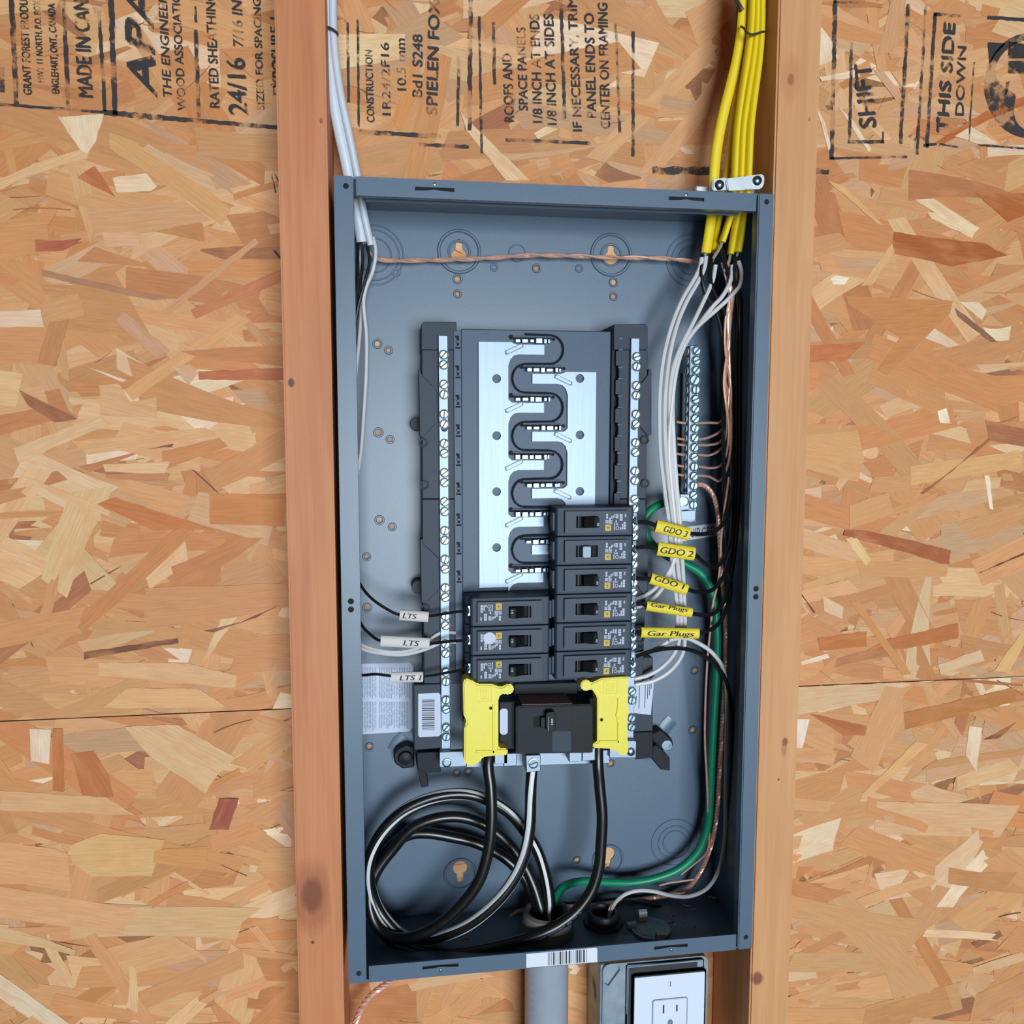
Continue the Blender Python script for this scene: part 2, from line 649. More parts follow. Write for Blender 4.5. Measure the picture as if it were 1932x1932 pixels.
# stamps on the sheathing: (text, bold, shear, origin crop, scale, start px, end px, cap height px)
A_, B_, C_, D_ = (0, 0, 3.578), (600, 0, 3.578), (930, 0, 3.389), (1480, 0, 4.274)
STAMPS = [
    ('GRANT FOREST PRODUCTS', .012, 0, A_, (215, 640), (180, -112), 58),
    ('HWY 11 NORTH, P.O. BOX', .012, 0, A_, (297, 555), (269, 5), 46),
    ('ENGLEHART, ONT., CANADA', .015, 0, A_, (400, 632), (370, 25), 50),
    ('MADE IN CANADA', .004, 0, A_, (628, 657), (585, -230), 106),
    ('APA', .024, .25, A_, (1052, 652), (1012, -85), 182),
    ('THE ENGINEERED', .012, .12, A_, (1160, 655), (1118, -165), 60),
    ('WOOD ASSOCIATION', .008, 0, A_, (1256, 745), (1210, -110), 58),
    ('RATED SHEATHING', .006, 0, A_, (1482, 727), (1450, -50), 66),
    ('24/16', .006, 0, A_, (1672, 772), (1652, 395), 130),
    ('7/16 IN', .008, .1, A_, (1645, 315), (1632, 2), 72),
    ('SIZED FOR SPACING', .004, 0, A_, (1785, 742), (1758, -10), 52),
    ('EXPOSURE 1', .006, 0, A_, (1908, 642), (1885, 120), 66),
    ('CONSTRUCTION', .006, 0, B_, (382, 825), (366, 340), 52),
    ('1R24/2F16', .006, 0, B_, (492, 777), (478, 290), 58),
    ('10.5 mm', .008, 0, B_, (596, 610), (586, 262), 62),
    ('Bd1 S248', .01, 0, B_, (703, 657), (706, 235), 68),
    ('SPIELEN FOX', .016, 0, B_, (804, 777), (822, 0), 76),
    ('ROOFS AND', .006, 0, B_, (1325, 822), (1307, 362), 66),
    ('SPACE PANELS', .006, 0, B_, (1417, 745), (1400, 185), 62),
    ('1/8 INCH AT ENDS', .006, 0, B_, (1517, 827), (1492, 95), 66),
    ('1/8 INCH AT SIDES', .006, 0, B_, (1612, 842), (1588, 95), 66),
    ('IF NECESSARY, TRIM', .006, 0, B_, (1782, 885), (1745, -20), 62),
    ('PANEL ENDS TO', .006, 0, C_, (662, 752), (645, 85), 62),
    ('CENTER ON FRAMING', .006, 0, C_, (750, 822), (732, 20), 62),
    ('SHIFT', .012, 0, D_, (742, 1022), (697, 505), 138),
    ('THIS SIDE', .02, 0, D_, (1318, 1070), (1380, 190), 92),
    ('DOWN', .01, 0, D_, (1446, 932), (1468, 375), 68),
]
STAMPS = [(q[0], max(.012, q[1])) + q[2:] for q in STAMPS]
for s in STAMPS:
    want(*s[:3])
HAND = {k: want(k, .012, .18) for k in ('GDO 3', 'GDO 2', 'GDO 1', 'Gar Plugs', 'LTS', 'LTS 1')}
T_EQ = want('EQUIP.GRD.', .0, 0)
T_20, T_15, T_100 = want('20', .01, 0), want('15', .01, 0), want('100', .01, 0)
T_RES = want('SUNLIGHT RESISTANT  600 VOLTS', .008, 0)
T_ON, T_H = want('ON', .01, 0), want('H', .05, 0)
make_texts(WANTED)

# ================================================================== the wall
YO = 95.0                                       # face of the sheathing
SEAM = 213.0
wall = thing('wall_back', None, None, (150, YO, -700), kind='structure')
XL, XR, ZB, ZT = -1000.0, 1400.0, -700.0, 1250.0

PAL = [((202, 150, 102), 30), ((208, 162, 116), 18), ((195, 137, 88), 24), ((193, 126, 76), 15), ((217, 182, 138), 9),
       ((226, 202, 166), 4), ((176, 113, 70), 4), ((152, 92, 62), 1.2), ((236, 222, 198), 1.6), ((192, 156, 124), 7), ((126, 82, 58), .6)]
PAL = [(tuple(.74 * q + .26 * m_ for q, m_ in zip(a, (207, 160, 112))), b) for a, b in PAL]
PW = [b for a, b in PAL]


def strands(sheet, z0, z1, n, seed):
    rnd = random.Random(seed)
    V, F, UV, CL = [], [], [], []
    for i in range(n):
        r = rnd.random()
        shadow_sliver = False
        if r < .42:
            L, Wd = rnd.uniform(55, 165), rnd.uniform(15, 42)
        elif r < .70:
            L, Wd = rnd.uniform(35, 120), rnd.uniform(7, 22)
        elif r < .90:
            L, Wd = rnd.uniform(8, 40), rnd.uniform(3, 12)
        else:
            L, Wd, shadow_sliver = rnd.uniform(8, 45), rnd.uniform(.5, 1.5), True  # thin dark splinters that also paint in the shadow lines at strand edges
        a = rnd.gauss(0.03, 0.36)
        if rnd.random() < .24:
            a = rnd.uniform(-PI / 2, PI / 2)
        ca, sa = math.cos(a), math.sin(a)
        cx, cz = rnd.uniform(XL - 20, XR + 20), rnd.uniform(z0 - 10, z1 + 10)
        y = YO - 0.10 - 1.45 * ((i / n) * 0.9 + rnd.random() * 0.1)
        ts, te = rnd.uniform(-.7, .7), rnd.uniform(-.7, .7)          # slanted ends
        k1, k2 = rnd.uniform(.72, 1.0), rnd.uniform(.72, 1.0)        # taper
        if rnd.random() < .16:
            k2 *= rnd.uniform(.05, .5)
        bow = rnd.uniform(-.04, .04) * L
        top, bot = [], []
        K = 4
        for q in range(K + 1):
            t = q / K
            s = (t - .5) * L
            wq = Wd * .5 * (k1 + (k2 - k1) * t) * rnd.uniform(.93, 1.04)
            b = bow * (1 - (2 * t - 1) ** 2)
            sk = (ts if q == 0 else te if q == K else 0)
            jag = rnd.uniform(-1.6, 1.6) if q in (0, K) else 0
            top.append((s + sk * wq + jag, b + wq))
            bot.append((s - sk * wq, b - wq))
        if rnd.random() < .35:                                        # splintered end
            top.insert(K + 1, (L * .5 - rnd.uniform(2, 9), bow * 0 + rnd.uniform(-.3, .3) * Wd * k2))
        pl = bot + top[::-1]
        o = len(V)
        tilt, tilt2 = rnd.uniform(-.05, .05) / 60, rnd.uniform(-.05, .05) / 20
        c = lin(rnd.choice(((118, 76, 50), (150, 98, 62), (96, 64, 48))) if shadow_sliver else rnd.choices(PAL, PW)[0][0])
        g = rnd.uniform(.88, 1.08)
        c = tuple(min(1, x * g * rnd.uniform(.97, 1.03)) for x in c)
        ou, ov = rnd.uniform(0, 4000), rnd.uniform(0, 4000)
        for (s, t) in pl:
            X, Z = cx + s * ca - t * sa, cz + s * sa + t * ca
            V.append((X, y + tilt * s + tilt2 * t, min(z1, max(z0, Z))))
            UV.append((ou + s, ov + t))
            CL.append(c + (1.0,))
        F.append(tuple(range(o, len(V))))
    org = ORG[sheet.name]
    me = bpy.data.meshes.new('wood_strands')
    me.from_pydata([tuple((p[k] - org[k]) / 1000 for k in range(3)) for p in V], [], F)
    ul = me.uv_layers.new(name='UVMap')
    for lp in me.loops:
        ul.data[lp.index].uv = UV[lp.vertex_index]
    ca_ = me.color_attributes.new('tint', 'FLOAT_COLOR', 'POINT')
    for i, c in enumerate(CL):
        ca_.data[i].color = c
    me.materials.append(MATS['osb_strand'])
    o = bpy.data.objects.new('wood_strands', me)
    COL.objects.link(o)
    o.parent = sheet
    tag(o, 'pressed overlapping wood strands of the sheathing face, edge shadows painted as dark slivers', None, None, 'stuff')


up_sheet = part(wall, 'sheathing_panel', MB().box(XL, XR, YO, YO + 11, SEAM + .5, ZT), 'osb_core', label='upper sheathing panel with black grade stamps')
lo_sheet = part(wall, 'sheathing_panel', MB().box(XL, XR, YO, YO + 11, ZB, SEAM - .5), 'osb_core', label='lower sheathing panel below the joint')
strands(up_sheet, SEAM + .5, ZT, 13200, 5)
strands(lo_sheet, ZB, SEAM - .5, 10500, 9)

# ---- the large flakes one can make out singly: each a thin piece of its own
H1, H2, H3, H4, H5, H6, H7 = (1500, 400, 3.22), (1480, 1000, 3.865), (0, 380, 3.117), (0, 1100, 3.22), (0, 0, 3.578), (1480, 0, 4.274), (600, 0, 3.578)
FLAKES = [
    (H1, (165, 92, 46), (600, 120, 800, 150, 1150, 190, 1290, 265, 960, 330, 590, 250)), (H1, (226, 202, 160), (800, 0, 940, 20, 1110, 90, 1075, 160, 830, 40)),
    (H1, (192, 132, 78), (310, 510, 960, 540, 940, 620, 560, 990, 500, 960, 640, 760, 320, 560)), (H1, (186, 112, 66), (70, 810, 430, 790, 300, 910, 70, 910)),
    (H1, (236, 226, 204), (215, 400, 250, 385, 330, 400, 300, 440, 230, 440)), (H1, (234, 222, 192), (865, 1210, 920, 1190, 945, 1285, 880, 1280)), (H1, (234, 222, 192), (1150, 1600, 1180, 1600, 1205, 1810, 1180, 1800)),
    (H1, (228, 210, 176), (1140, 700, 1230, 710, 1315, 690, 1300, 780, 1190, 780)), (H1, (222, 202, 172), (1000, 545, 1120, 550, 1165, 600, 1135, 660)), (H1, (134, 94, 72), (970, 580, 1100, 680, 1230, 790, 1190, 790, 985, 630)),
    (H1, (212, 168, 112), (700, 1545, 1000, 1500, 1370, 1450, 1380, 1550, 700, 1660)), (H1, (152, 98, 64), (760, 1710, 1000, 1530, 1180, 1370, 1190, 1385, 780, 1715)),
    (H1, (214, 172, 114), (400, 450, 590, 190, 605, 240, 470, 440)), (H1, (206, 160, 108), (60, 1350, 380, 1330, 420, 1500, 380, 1640, 60, 1560)), (H1, (204, 156, 104), (330, 1780, 570, 1700, 600, 1830, 330, 1930)),
    (H2, (162, 92, 56), (440, 0, 560, 0, 900, 70, 1215, 150, 1200, 260, 700, 110, 430, 40)), (H2, (202, 152, 100), (520, 225, 900, 230, 1200, 250, 1180, 340, 560, 345)), (H2, (222, 190, 136), (440, 60, 530, 60, 630, 220, 595, 260)),
    (H2, (182, 112, 58), (240, 790, 600, 740, 600, 850, 260, 880)), (H2, (180, 110, 62), (740, 800, 1265, 680, 1270, 790, 920, 860, 600, 880)), (H2, (198, 142, 88), (480, 520, 540, 520, 930, 1050, 860, 1060)),
    (H2, (206, 176, 138), (80, 1116, 740, 1104, 700, 1240, 80, 1350)), (H2, (206, 156, 110), (740, 1140, 870, 1150, 860, 1400, 650, 1770, 480, 1650, 640, 1330)), (H2, (178, 120, 66), (875, 1330, 1680, 1150, 1690, 1250, 880, 1455)),
    (H2, (216, 176, 118), (1747, 720, 1747, 830, 1640, 1040, 1530, 1030)), (H2, (212, 182, 142), (1120, 980, 1430, 870, 1460, 950, 1140, 1055)), (H2, (226, 216, 202), (70, 1380, 185, 1380, 130, 1590, 65, 1590)),
    (H2, (216, 172, 118), (570, 1920, 960, 1540, 1050, 1560, 640, 1932)), (H2, (192, 144, 94), (1100, 1680, 1747, 1590, 1747, 1640, 1000, 1750)), (H2, (226, 206, 176), (1350, 1430, 1440, 1440, 1400, 1760, 1320, 1640)),
    (H2, (216, 192, 158), (280, 480, 430, 560, 420, 650, 290, 590)), (H2, (232, 216, 190), (120, 960, 310, 900, 330, 930, 130, 985)), (H2, (172, 104, 64), (180, 1340, 260, 1350, 600, 1430, 590, 1500, 430, 1500)),
    (H2, (98, 60, 40), (1420, 310, 1747, 165, 1747, 180, 1425, 316)), (H2, (98, 60, 44), (100, 425, 225, 600, 215, 606, 100, 440)), (H2, (120, 72, 44), (1450, 1530, 1690, 1400, 1650, 1440, 1560, 1520)),
    (H3, (202, 156, 112), (510, 50, 1090, 0, 1240, 110, 900, 180, 560, 210)), (H3, (168, 98, 64), (205, 225, 480, 240, 330, 290, 210, 295)), (H3, (216, 176, 138), (600, 180, 820, 180, 820, 260, 620, 270)),
    (H3, (168, 122, 92), (240, 400, 600, 480, 1020, 570, 900, 580, 700, 540, 250, 440)), (H3, (198, 150, 108), (930, 660, 1500, 215, 1525, 245, 1000, 660)), (H3, (188, 118, 82), (1120, 640, 1650, 400, 1660, 470, 1150, 690)),
    (H3, (222, 192, 164), (0, 645, 240, 635, 260, 740, 0, 740)), (H3, (202, 152, 104), (245, 600, 460, 540, 500, 670, 260, 735)), (H3, (182, 128, 84), (290, 710, 405, 690, 330, 970, 220, 950)), (H3, (198, 152, 118), (680, 700, 730, 650, 1000, 880, 920, 920)),
    (H3, (212, 162, 110), (730, 1110, 1390, 660, 1470, 700, 1100, 950, 780, 1170)), (H3, (209, 166, 120), (585, 1080, 700, 1070, 760, 1180, 920, 1150, 920, 1270, 590, 1260)), (H3, (187, 127, 82), (1060, 880, 1680, 840, 1680, 970, 1180, 920)),
    (H3, (178, 104, 70), (1165, 1000, 1680, 980, 1680, 1050, 1170, 1050)), (H3, (152, 98, 68), (110, 1105, 460, 1280, 320, 1300, 165, 1200)), (H3, (215, 181, 138), (80, 1450, 590, 1260, 630, 1310, 110, 1540)),
    (H3, (211, 167, 118), (420, 1410, 1210, 1330, 1280, 1380, 520, 1490)), (H3, (122, 82, 62), (860, 1455, 1020, 1425, 1010, 1447)), (H3, (193, 132, 82), (950, 1470, 1290, 1390, 1340, 1440, 960, 1580)), (H3, (221, 182, 138), (605, 1545, 1000, 1530, 970, 1600, 620, 1590)),
    (H3, (182, 127, 92), (620, 1605, 1000, 1600, 980, 1650, 630, 1630)), (H3, (193, 127, 72), (1230, 1720, 1680, 1720, 1680, 1910, 1235, 1900)), (H3, (190, 118, 68), (570, 1780, 680, 1740, 1010, 1850, 1250, 1932, 900, 1932)),
    (H3, (216, 176, 132), (130, 1620, 220, 1640, 650, 1820, 640, 1850, 440, 1790)), (H3, (206, 166, 132), (1010, 970, 1120, 960, 1165, 1010, 1110, 1080)), (H3, (228, 206, 176), (510, 970, 745, 1050, 720, 1062)),
    (H4, (196, 142, 97), (880, 30, 1740, 0, 1780, 140, 1400, 210, 880, 290)), (H4, (118, 74, 54), (510, 420, 720, 390, 1080, 335, 1085, 365, 640, 440, 510, 465)), (H4, (213, 186, 138), (1340, 220, 1440, 205, 1270, 440, 1230, 480)),
    (H4, (124, 80, 58), (1240, 290, 1460, 240, 1700, 130, 1560, 210, 1300, 300)), (H4, (213, 172, 128), (600, 480, 1150, 490, 1440, 560, 1430, 640, 600, 560)), (H4, (215, 172, 122), (770, 640, 1200, 640, 1380, 755, 620, 760)),
    (H4, (182, 113, 63), (320, 885, 380, 885, 390, 1270, 320, 1260)), (H4, (226, 206, 182), (180, 885, 310, 890, 300, 1100, 190, 1080)), (H4, (180, 111, 65), (430, 1040, 570, 1020, 660, 1170, 690, 1300, 500, 1290)),
    (H4, (211, 177, 133), (760, 872, 1080, 862, 1430, 1060, 1300, 1190, 1250, 1280, 900, 1040)), (H4, (209, 167, 122), (0, 1260, 640, 1300, 830, 1410, 0, 1380)), (H4, (152, 83, 65), (1330, 1310, 1450, 1310, 1390, 1500, 1270, 1500)),
    (H4, (211, 172, 118), (430, 1590, 620, 1520, 1000, 1560, 920, 1780, 560, 1780, 440, 1700)), (H4, (201, 146, 87), (940, 1620, 1260, 1600, 1250, 1740, 930, 1700)),
    (H5, (226, 206, 172), (390, 790, 700, 770, 650, 950, 590, 1040, 540, 1010)), (H5, (206, 159, 107), (740, 890, 900, 950, 1260, 1190, 1560, 1400, 1500, 1520, 980, 1160, 740, 1000)), (H5, (182, 110, 68), (640, 1120, 780, 1330, 520, 1200)),
    (H5, (226, 202, 168), (760, 1200, 990, 1170, 1060, 1260, 1020, 1290, 790, 1300)), (H5, (168, 92, 68), (240, 1640, 550, 1610, 430, 1690, 240, 1700)),
    (H6, (228, 210, 184), (290, 210, 380, 330, 440, 470, 280, 530)), (H6, (228, 210, 180), (280, 620, 600, 560, 610, 620, 300, 655)), (H6, (178, 98, 48), (1230, 1140, 1620, 900, 1932, 780, 1932, 850, 1640, 970, 1250, 1180)),
    (H6, (222, 202, 168), (1370, 1100, 1500, 1020, 1720, 1150, 1690, 1200)), (H6, (228, 206, 168), (1050, 1610, 1200, 1600, 1570, 1840, 1500, 1915)), (H6, (226, 206, 176), (260, 870, 330, 1000, 380, 1200, 350, 1210)),
    (H6, (226, 208, 178), (430, 860, 560, 980, 700, 1200, 680, 1230)), (H6, (212, 172, 114), (350, 1460, 480, 1500, 800, 1820, 740, 1800)), (H6, (172, 98, 48), (1540, 1550, 1932, 1560, 1932, 1740, 1800, 1790)),
    (H7, (222, 196, 152), (110, 230, 590, 230, 560, 400, 140, 470)), (H7, (222, 191, 152), (960, 760, 1430, 1220, 1270, 1220, 1000, 880)), (H7, (206, 142, 84), (500, 800, 640, 450, 700, 560, 560, 900))]
rf = random.Random(77)
for k, (cr, col, pp) in enumerate(FLAKES):
    pts = [at(cr[0] + pp[i] / cr[2], cr[1] + pp[i + 1] / cr[2], YO - 1.6) for i in range(0, len(pp), 2)]
    cz = sum(p[2] for p in pts) / len(pts)
    up_ = cz > SEAM
    pts = [(p[0], max(SEAM + .6, p[2]) if up_ else min(SEAM - .6, p[2])) for p in pts]
    rg = []                                                     # roughen the outline
    for i, p in enumerate(pts):
        q = pts[(i + 1) % len(pts)]
        L = math.hypot(q[0] - p[0], q[1] - p[1])
        n = max(1, int(L / 7))
        for j in range(n):
            jt = .0 if j == 0 else rf.uniform(-.55, .55)
            rg.append((p[0] + (q[0] - p[0]) * j / n - (q[1] - p[1]) / L * jt, p[1] + (q[1] - p[1]) * j / n + (q[0] - p[0]) / L * jt))
    mx, mz = sum(p[0] for p in pts) / len(pts), cz
    sxx = sum((p[0] - mx) ** 2 for p in pts)
    szz = sum((p[1] - mz) ** 2 for p in pts)
    sxz = sum((p[0] - mx) * (p[1] - mz) for p in pts)
    th = .5 * math.atan2(2 * sxz, sxx - szz)
    yy = YO - 1.62 - .0035 * k
    sh_ = up_sheet if up_ else lo_sheet
    org = ORG[sh_.name]
    mb = MB().prism(rg, yy, yy + .35)
    me = finish('wood_flake', mb, 'osb_strand', org)
    ul = me.uv_layers.new(name='UVMap')
    ou, ov = rf.uniform(0, 4000), rf.uniform(0, 4000)
    for lp in me.loops:
        v = me.vertices[lp.vertex_index].co
        x, z = v.x * 1000 + org[0] - mx, v.z * 1000 + org[2] - mz
        ul.data[lp.index].uv = (ou + x * math.cos(th) + z * math.sin(th), ov - x * math.sin(th) + z * math.cos(th))
    ca_ = me.color_attributes.new('tint', 'FLOAT_COLOR', 'POINT')
    c = lin(col) + (1.0,)
    for d_ in ca_.data:
        d_.color = c
    o = bpy.data.objects.new('wood_flake', me)
    COL.objects.link(o)
    o.parent = sh_

# ---- stamps
YI = YO - 2.15


def stamp_px(crop, p):
    return at(crop[0] + p[0] / crop[2], crop[1] + p[1] / crop[2], YI)


for (t, bo, sh, cr, p0, p1, h) in STAMPS:
    a, b = Vector(stamp_px(cr, p0)), Vector(stamp_px(cr, p1))
    e = (b - a).normalized()
    up = Vector((-e.z, 0, e.x))
    hh = (Vector(stamp_px(cr, (p0[0] - h, p0[1]))) - a).length
    mb = text_on(MB(), (t, bo, sh), a, b, up, hh)
    part(up_sheet, 'stamped_lettering', mb, 'ink', label='black stamped words %s' % t)

BARS = [  # stamped rules: crop, from, to, width (crop px)
    (A_, (6, 450), (14, 622), 34), (A_, (75, -40), (110, 702), 30), (A_, (428, -40), (462, 742), 24), (A_, (668, 70), (708, 752), 22), (A_, (748, -40), (778, 775), 34),
    (A_, (1322, 200), (1342, 792), 24), (A_, (1318, 40), (1324, 150), 16), (A_, (-40, 700), (700, 757), 18), (A_, (700, 757), (1150, 800), 34),
    (A_, (1150, 800), (1880, 858), 27), (A_, (1832, 1170), (1862, 1300), 9), (A_, (1850, 1165), (1900, 1260), 9), (A_, (1850, 1690), (1905, 1755), 14),
    (B_, (200, 150), (206, 690), 17), (B_, (268, 130), (276, 860), 15), (B_, (952, 380), (944, 850), 20), (B_, (1032, -30), (1022, 880), 28),
    (B_, (1088, 110), (1106, 1035), 17), (B_, (1186, 150), (1192, 570), 20), (B_, (1640, -20), (1667, 805), 24), (B_, (75, 880), (115, 885), 42),
    (B_, (270, 888), (830, 920), 27), (B_, (680, 975), (1020, 992), 24), (B_, (1268, 943), (1840, 966), 22),
    (C_, (786, 150), (812, 850), 17), (C_, (897, 200), (897, 1000), 20), (C_, (1018, 1088), (1385, 1092), 46),
    (D_, (412, -30), (383, 1285), 36), (D_, (545, 340), (526, 1150), 26), (D_, (1002, 30), (938, 1160), 30), (D_, (1142, 40), (1072, 1245), 24),
    (D_, (1218, 100), (1150, 1190), 28), (D_, (1532, 500), (1488, 1140), 13), (D_, (365, 1275), (990, 1265), 20), (D_, (512, 1145), (804, 1141), 28),
    (D_, (796, 1060), (796, 1150), 15), (D_, (1205, 112), (1422, 126), 26), (D_, (1125, 1172), (1230, 1160), 26), (D_, (1640, 140), (1990, 160), 30),
    (D_, (1255, 1160), (1405, 1186), 17), (D_, (1560, 1168), (1990, 1200), 18), (D_, (255, 1380), (360, 1390), 44), (D_, (400, 18), (600, 20), 18)]
for (cr, p0, p1, wd) in BARS:
    rnd = random.Random(p0[0] * 7 + p1[1])
    a, b = Vector(stamp_px(cr, p0)), Vector(stamp_px(cr, p1))
    e = b - a
    nrm = Vector((-e.z, 0, e.x)).normalized()
    ww = wd / cr[2] / 2.03
    n = max(4, int(e.length / 4))
    hi = [a + e * (i / n) + nrm * ww * (.5 + rnd.uniform(-.16, .12)) for i in range(n + 1)]
    low = [a + e * (i / n) - nrm * ww * (.5 + rnd.uniform(-.16, .12)) for i in range(n + 1)]
    mb = MB().add(hi + low, [(i, i + 1, n + 2 + i, n + 1 + i) for i in range(n)])
    part(up_sheet, 'stamped_rule', mb, 'ink')
# round certification emblem cut off by the picture edge: heavy ring and block letters
em = MB()
cE = Vector(stamp_px(D_, (1985, 690)))
r0 = (Vector(stamp_px(D_, (1615, 690))) - cE).length
vs, fs = [], []
for i in range(49):
    th = 2 * PI * i / 48
    wdt = 7 + 24 * max(0, math.cos(th - PI * 1.17)) ** 6
    for rr in (r0, r0 - wdt):
        vs.append(cE + Vector((math.cos(th) * rr, 0, math.sin(th) * rr)))
fs = [(2 * i, 2 * i + 1, 2 * i + 3, 2 * i + 2) for i in range(48)]
em.add(vs, fs)
em.prism([(stamp_px(D_, p)[0], stamp_px(D_, p)[2]) for p in ((1640, 340), (1785, 350), (1700, 440), (1655, 520))], YI, YI + .01)
em.prism([(stamp_px(D_, p)[0], stamp_px(D_, p)[2]) for p in ((1812, 330), (2050, 380), (2050, 470), (1806, 470))], YI, YI + .01)
em.prism([(stamp_px(D_, p)[0], stamp_px(D_, p)[2]) for p in ((1806, 490), (2050, 490), (2050, 600), (1806, 590))], YI, YI + .01)
em.prism([(stamp_px(D_, p)[0], stamp_px(D_, p)[2]) for p in ((1790, 660), (1820, 655), (1795, 760), (1782, 765))], YI, YI + .01)
part(up_sheet, 'stamped_emblem', em, 'ink', label='round black emblem stamped beside the words THIS SIDE')


# ---- studs (planed softwood, eased edges)
def knot(u, v, rx, rz, col, amt, org):
    p = at(u, v, 5)
    return (tuple((p[k] - org[k]) / 1000 for k in range(3)), rx / 1000, rz / 1000, col, amt)


oL, oR = (-23.55, 48.85, -700), (383.3, 48.85, -700)
wood_material('stud_wood_left', (206, 138, 94), (178, 106, 68),
              [knot(588, 1688, 9, 17, (84, 44, 34), .95, oL), knot(585, 1690, 17, 34, (150, 84, 52), .55, oL), knot(549, 722, 3, 3.5, (92, 52, 38), .9, oL),
               knot(590, 1778, 1.4, 1.6, (80, 44, 30), .9, oL), knot(606, 228, 1.4, 2.4, (120, 70, 48), .8, oL)], 3.0)
wood_material('stud_wood_right', (214, 160, 112), (188, 128, 82),
              [knot(1492, 150, 3.4, 5, (104, 60, 38), .9, oR), knot(1492, 148, 9, 20, (188, 122, 78), .5, oR), knot(1481, 1400, 3, 4, (110, 62, 44), .9, oR),
               knot(1479, 1412, 3, 8, (170, 96, 62), .6, oR), knot(1429, 1846, 6, 7, (120, 66, 46), .9, oR), knot(1469, 1471, 1.2, 1.5, (110, 66, 46), .9, oR),
               knot(1527, 225, 1, 2, (150, 92, 60), .8, oR)], 8.0)
sL = MB().box(-42.5, -4.6, 5, YO - 2.3, ZB, ZT)
sR = MB().box(364.2, 402.4, 5, YO - 2.3, ZB, ZT)
o = single('wall_stud', sL, 'stud_wood_left', 'reddish upright wooden stud with big dark knot, left of the open panel', 'stud', 'studs framing the panel', bev=1.6, seg=2)
o = single('wall_stud', sR, 'stud_wood_right', 'paler upright wooden stud with small knots, right of the open panel', 'stud', 'studs framing the panel', bev=1.6, seg=2)

# ================================================================== the panel box
W, H, D = 362.0, 667.0, 94.0
box = thing('panel_enclosure', 'open blue-grey steel electrical panel box mounted between the studs', 'electrical panel', (W / 2, D, 0))
T = 1.5


def keyhole(c, rb, wn, ln, up):
    """round head with a tapering slot above or below it"""
    s = 1 if up else -1
    pts = []
    a = math.asin(wn / rb)
    for i in range(15):
        th = (PI / 2 + a) + (2 * PI - 2 * a) * i / 14
        pts.append((c[0] + rb * math.cos(th), c[1] + s * rb * math.sin(th)))
    pts += [(c[0] + wn * .8, c[1] + s * ln * .9), (c[0] + wn * .4, c[1] + s * ln), (c[0] - wn * .4, c[1] + s * ln), (c[0] - wn * .8, c[1] + s * ln * .9)]
    return pts


# back plate: a filled grid with true holes cut by triangulated fill
holes = []
kA, kB, kC, kD = axz(866, 484, D), axz(1152, 490, D), axz(868, 1636, D), axz(1146, 1610, D)
for c, up in ((kA, True), (kB, True), (kC, False), (kD, False)):
    holes.append(keyhole(c, 7.0, 3.2, 15.0, up))
screw_px = [(863, 527, 2.4), (863, 555, 1.8), (1157, 533, 2.4), (1157, 560, 2), (1012, 507, 2.2), (712, 649, 2.4), (733, 661, 1.8), (714, 816, 2.4), (736, 829, 1.8),
            (716, 981, 2.4), (740, 994, 1.8), (692, 1050, 1.8), (697, 1408, 2.2), (1310, 1265, 2.4), (1306, 1377, 2.4), (1088, 1622, 2.4), (1152, 1440, 2.2),
            (862, 1457, 1.8), (884, 1455, 2.2), (693, 1146, 2.4)]
SH = []
for u, v, r in screw_px:
    c = axz(u, v, D)
    SH.append((c, r))
    holes.append([(c[0] + r * math.cos(2 * PI * i / 10), c[1] + r * math.sin(2 * PI * i / 10)) for i in range(10)])


def plate_with_holes(outer, holes, y0, y1):
    bm = bmesh.new()
    edges = []
    for loop in [outer] + holes:
        vs = [bm.verts.new((p[0], y0, p[1])) for p in loop]
        for i in range(len(vs)):
            edges.append(bm.edges.new((vs[i], vs[(i + 1) % len(vs)])))
    bmesh.ops.triangle_fill(bm, use_beauty=True, use_dissolve=False, edges=edges)
    bm.verts.index_update()
    mb = MB()
    vs = [tuple(v.co) for v in bm.verts]
    fs = [tuple(v.index for v in f.verts) for f in bm.faces]
    bm.free()
    mb.add(vs, fs)
    mb.add([(x, y1, z) for x, y, z in vs], [f[::-1] for f in fs])
    for loop in [outer] + holes:
        n = len(loop)
        mb.add([(p[0], y, p[1]) for y in (y0, y1) for p in loop], [(i, (i + 1) % n, n + (i + 1) % n, n + i) for i in range(n)])
    return mb


back = part(box, 'back_plate', plate_with_holes([(T, T), (W - T, T), (W - T, H - T), (T, H - T)], holes, D - T, D), 'paint')


def dimple(c, r, w_, h_, a0=0.0, a1=2 * PI, name='embossed_ring', n=40):
    mb = MB().lathe((c[0], D - T, c[1]), (0, -1, 0), [(r - w_, 0), (r - w_ * .4, h_ * 1.6), (r + w_ * .4, h_ * 1.6), (r + w_, 0)], n, a0, a1)
    part(back, name, mb, 'paint', smooth=True)


for c in (kA, kB):
    dimple((c[0], c[1] + 4), 18.5, 1.6, .9)
    dimple((c[0], c[1] + 4), 9.5, 1.2, .5)
for c in (kC, kD):
    dimple((c[0], c[1] - 6), 15, 1.5, .9)
for c, rs in ((axz(706, 482, D), (26, 22, 15)), (axz(1303, 492, D), (24, 19, 13)), (axz(1272, 1588, D), (24, 17, 12)), (axz(975, 478, D), (7.5,))):
    for r in rs:
        dimple(c, r, .8, .5)
for c, r in SH:
    dimple(c, r + 1.3, 1.1, .7, n=14, name='hole_rim')
mid_emb = [axz(932, 505, D), axz(1092, 507, D), axz(747, 515, D)]
for c in mid_emb:
    dimple(c, 3, 1.1, .6, n=12, name='hole_rim')
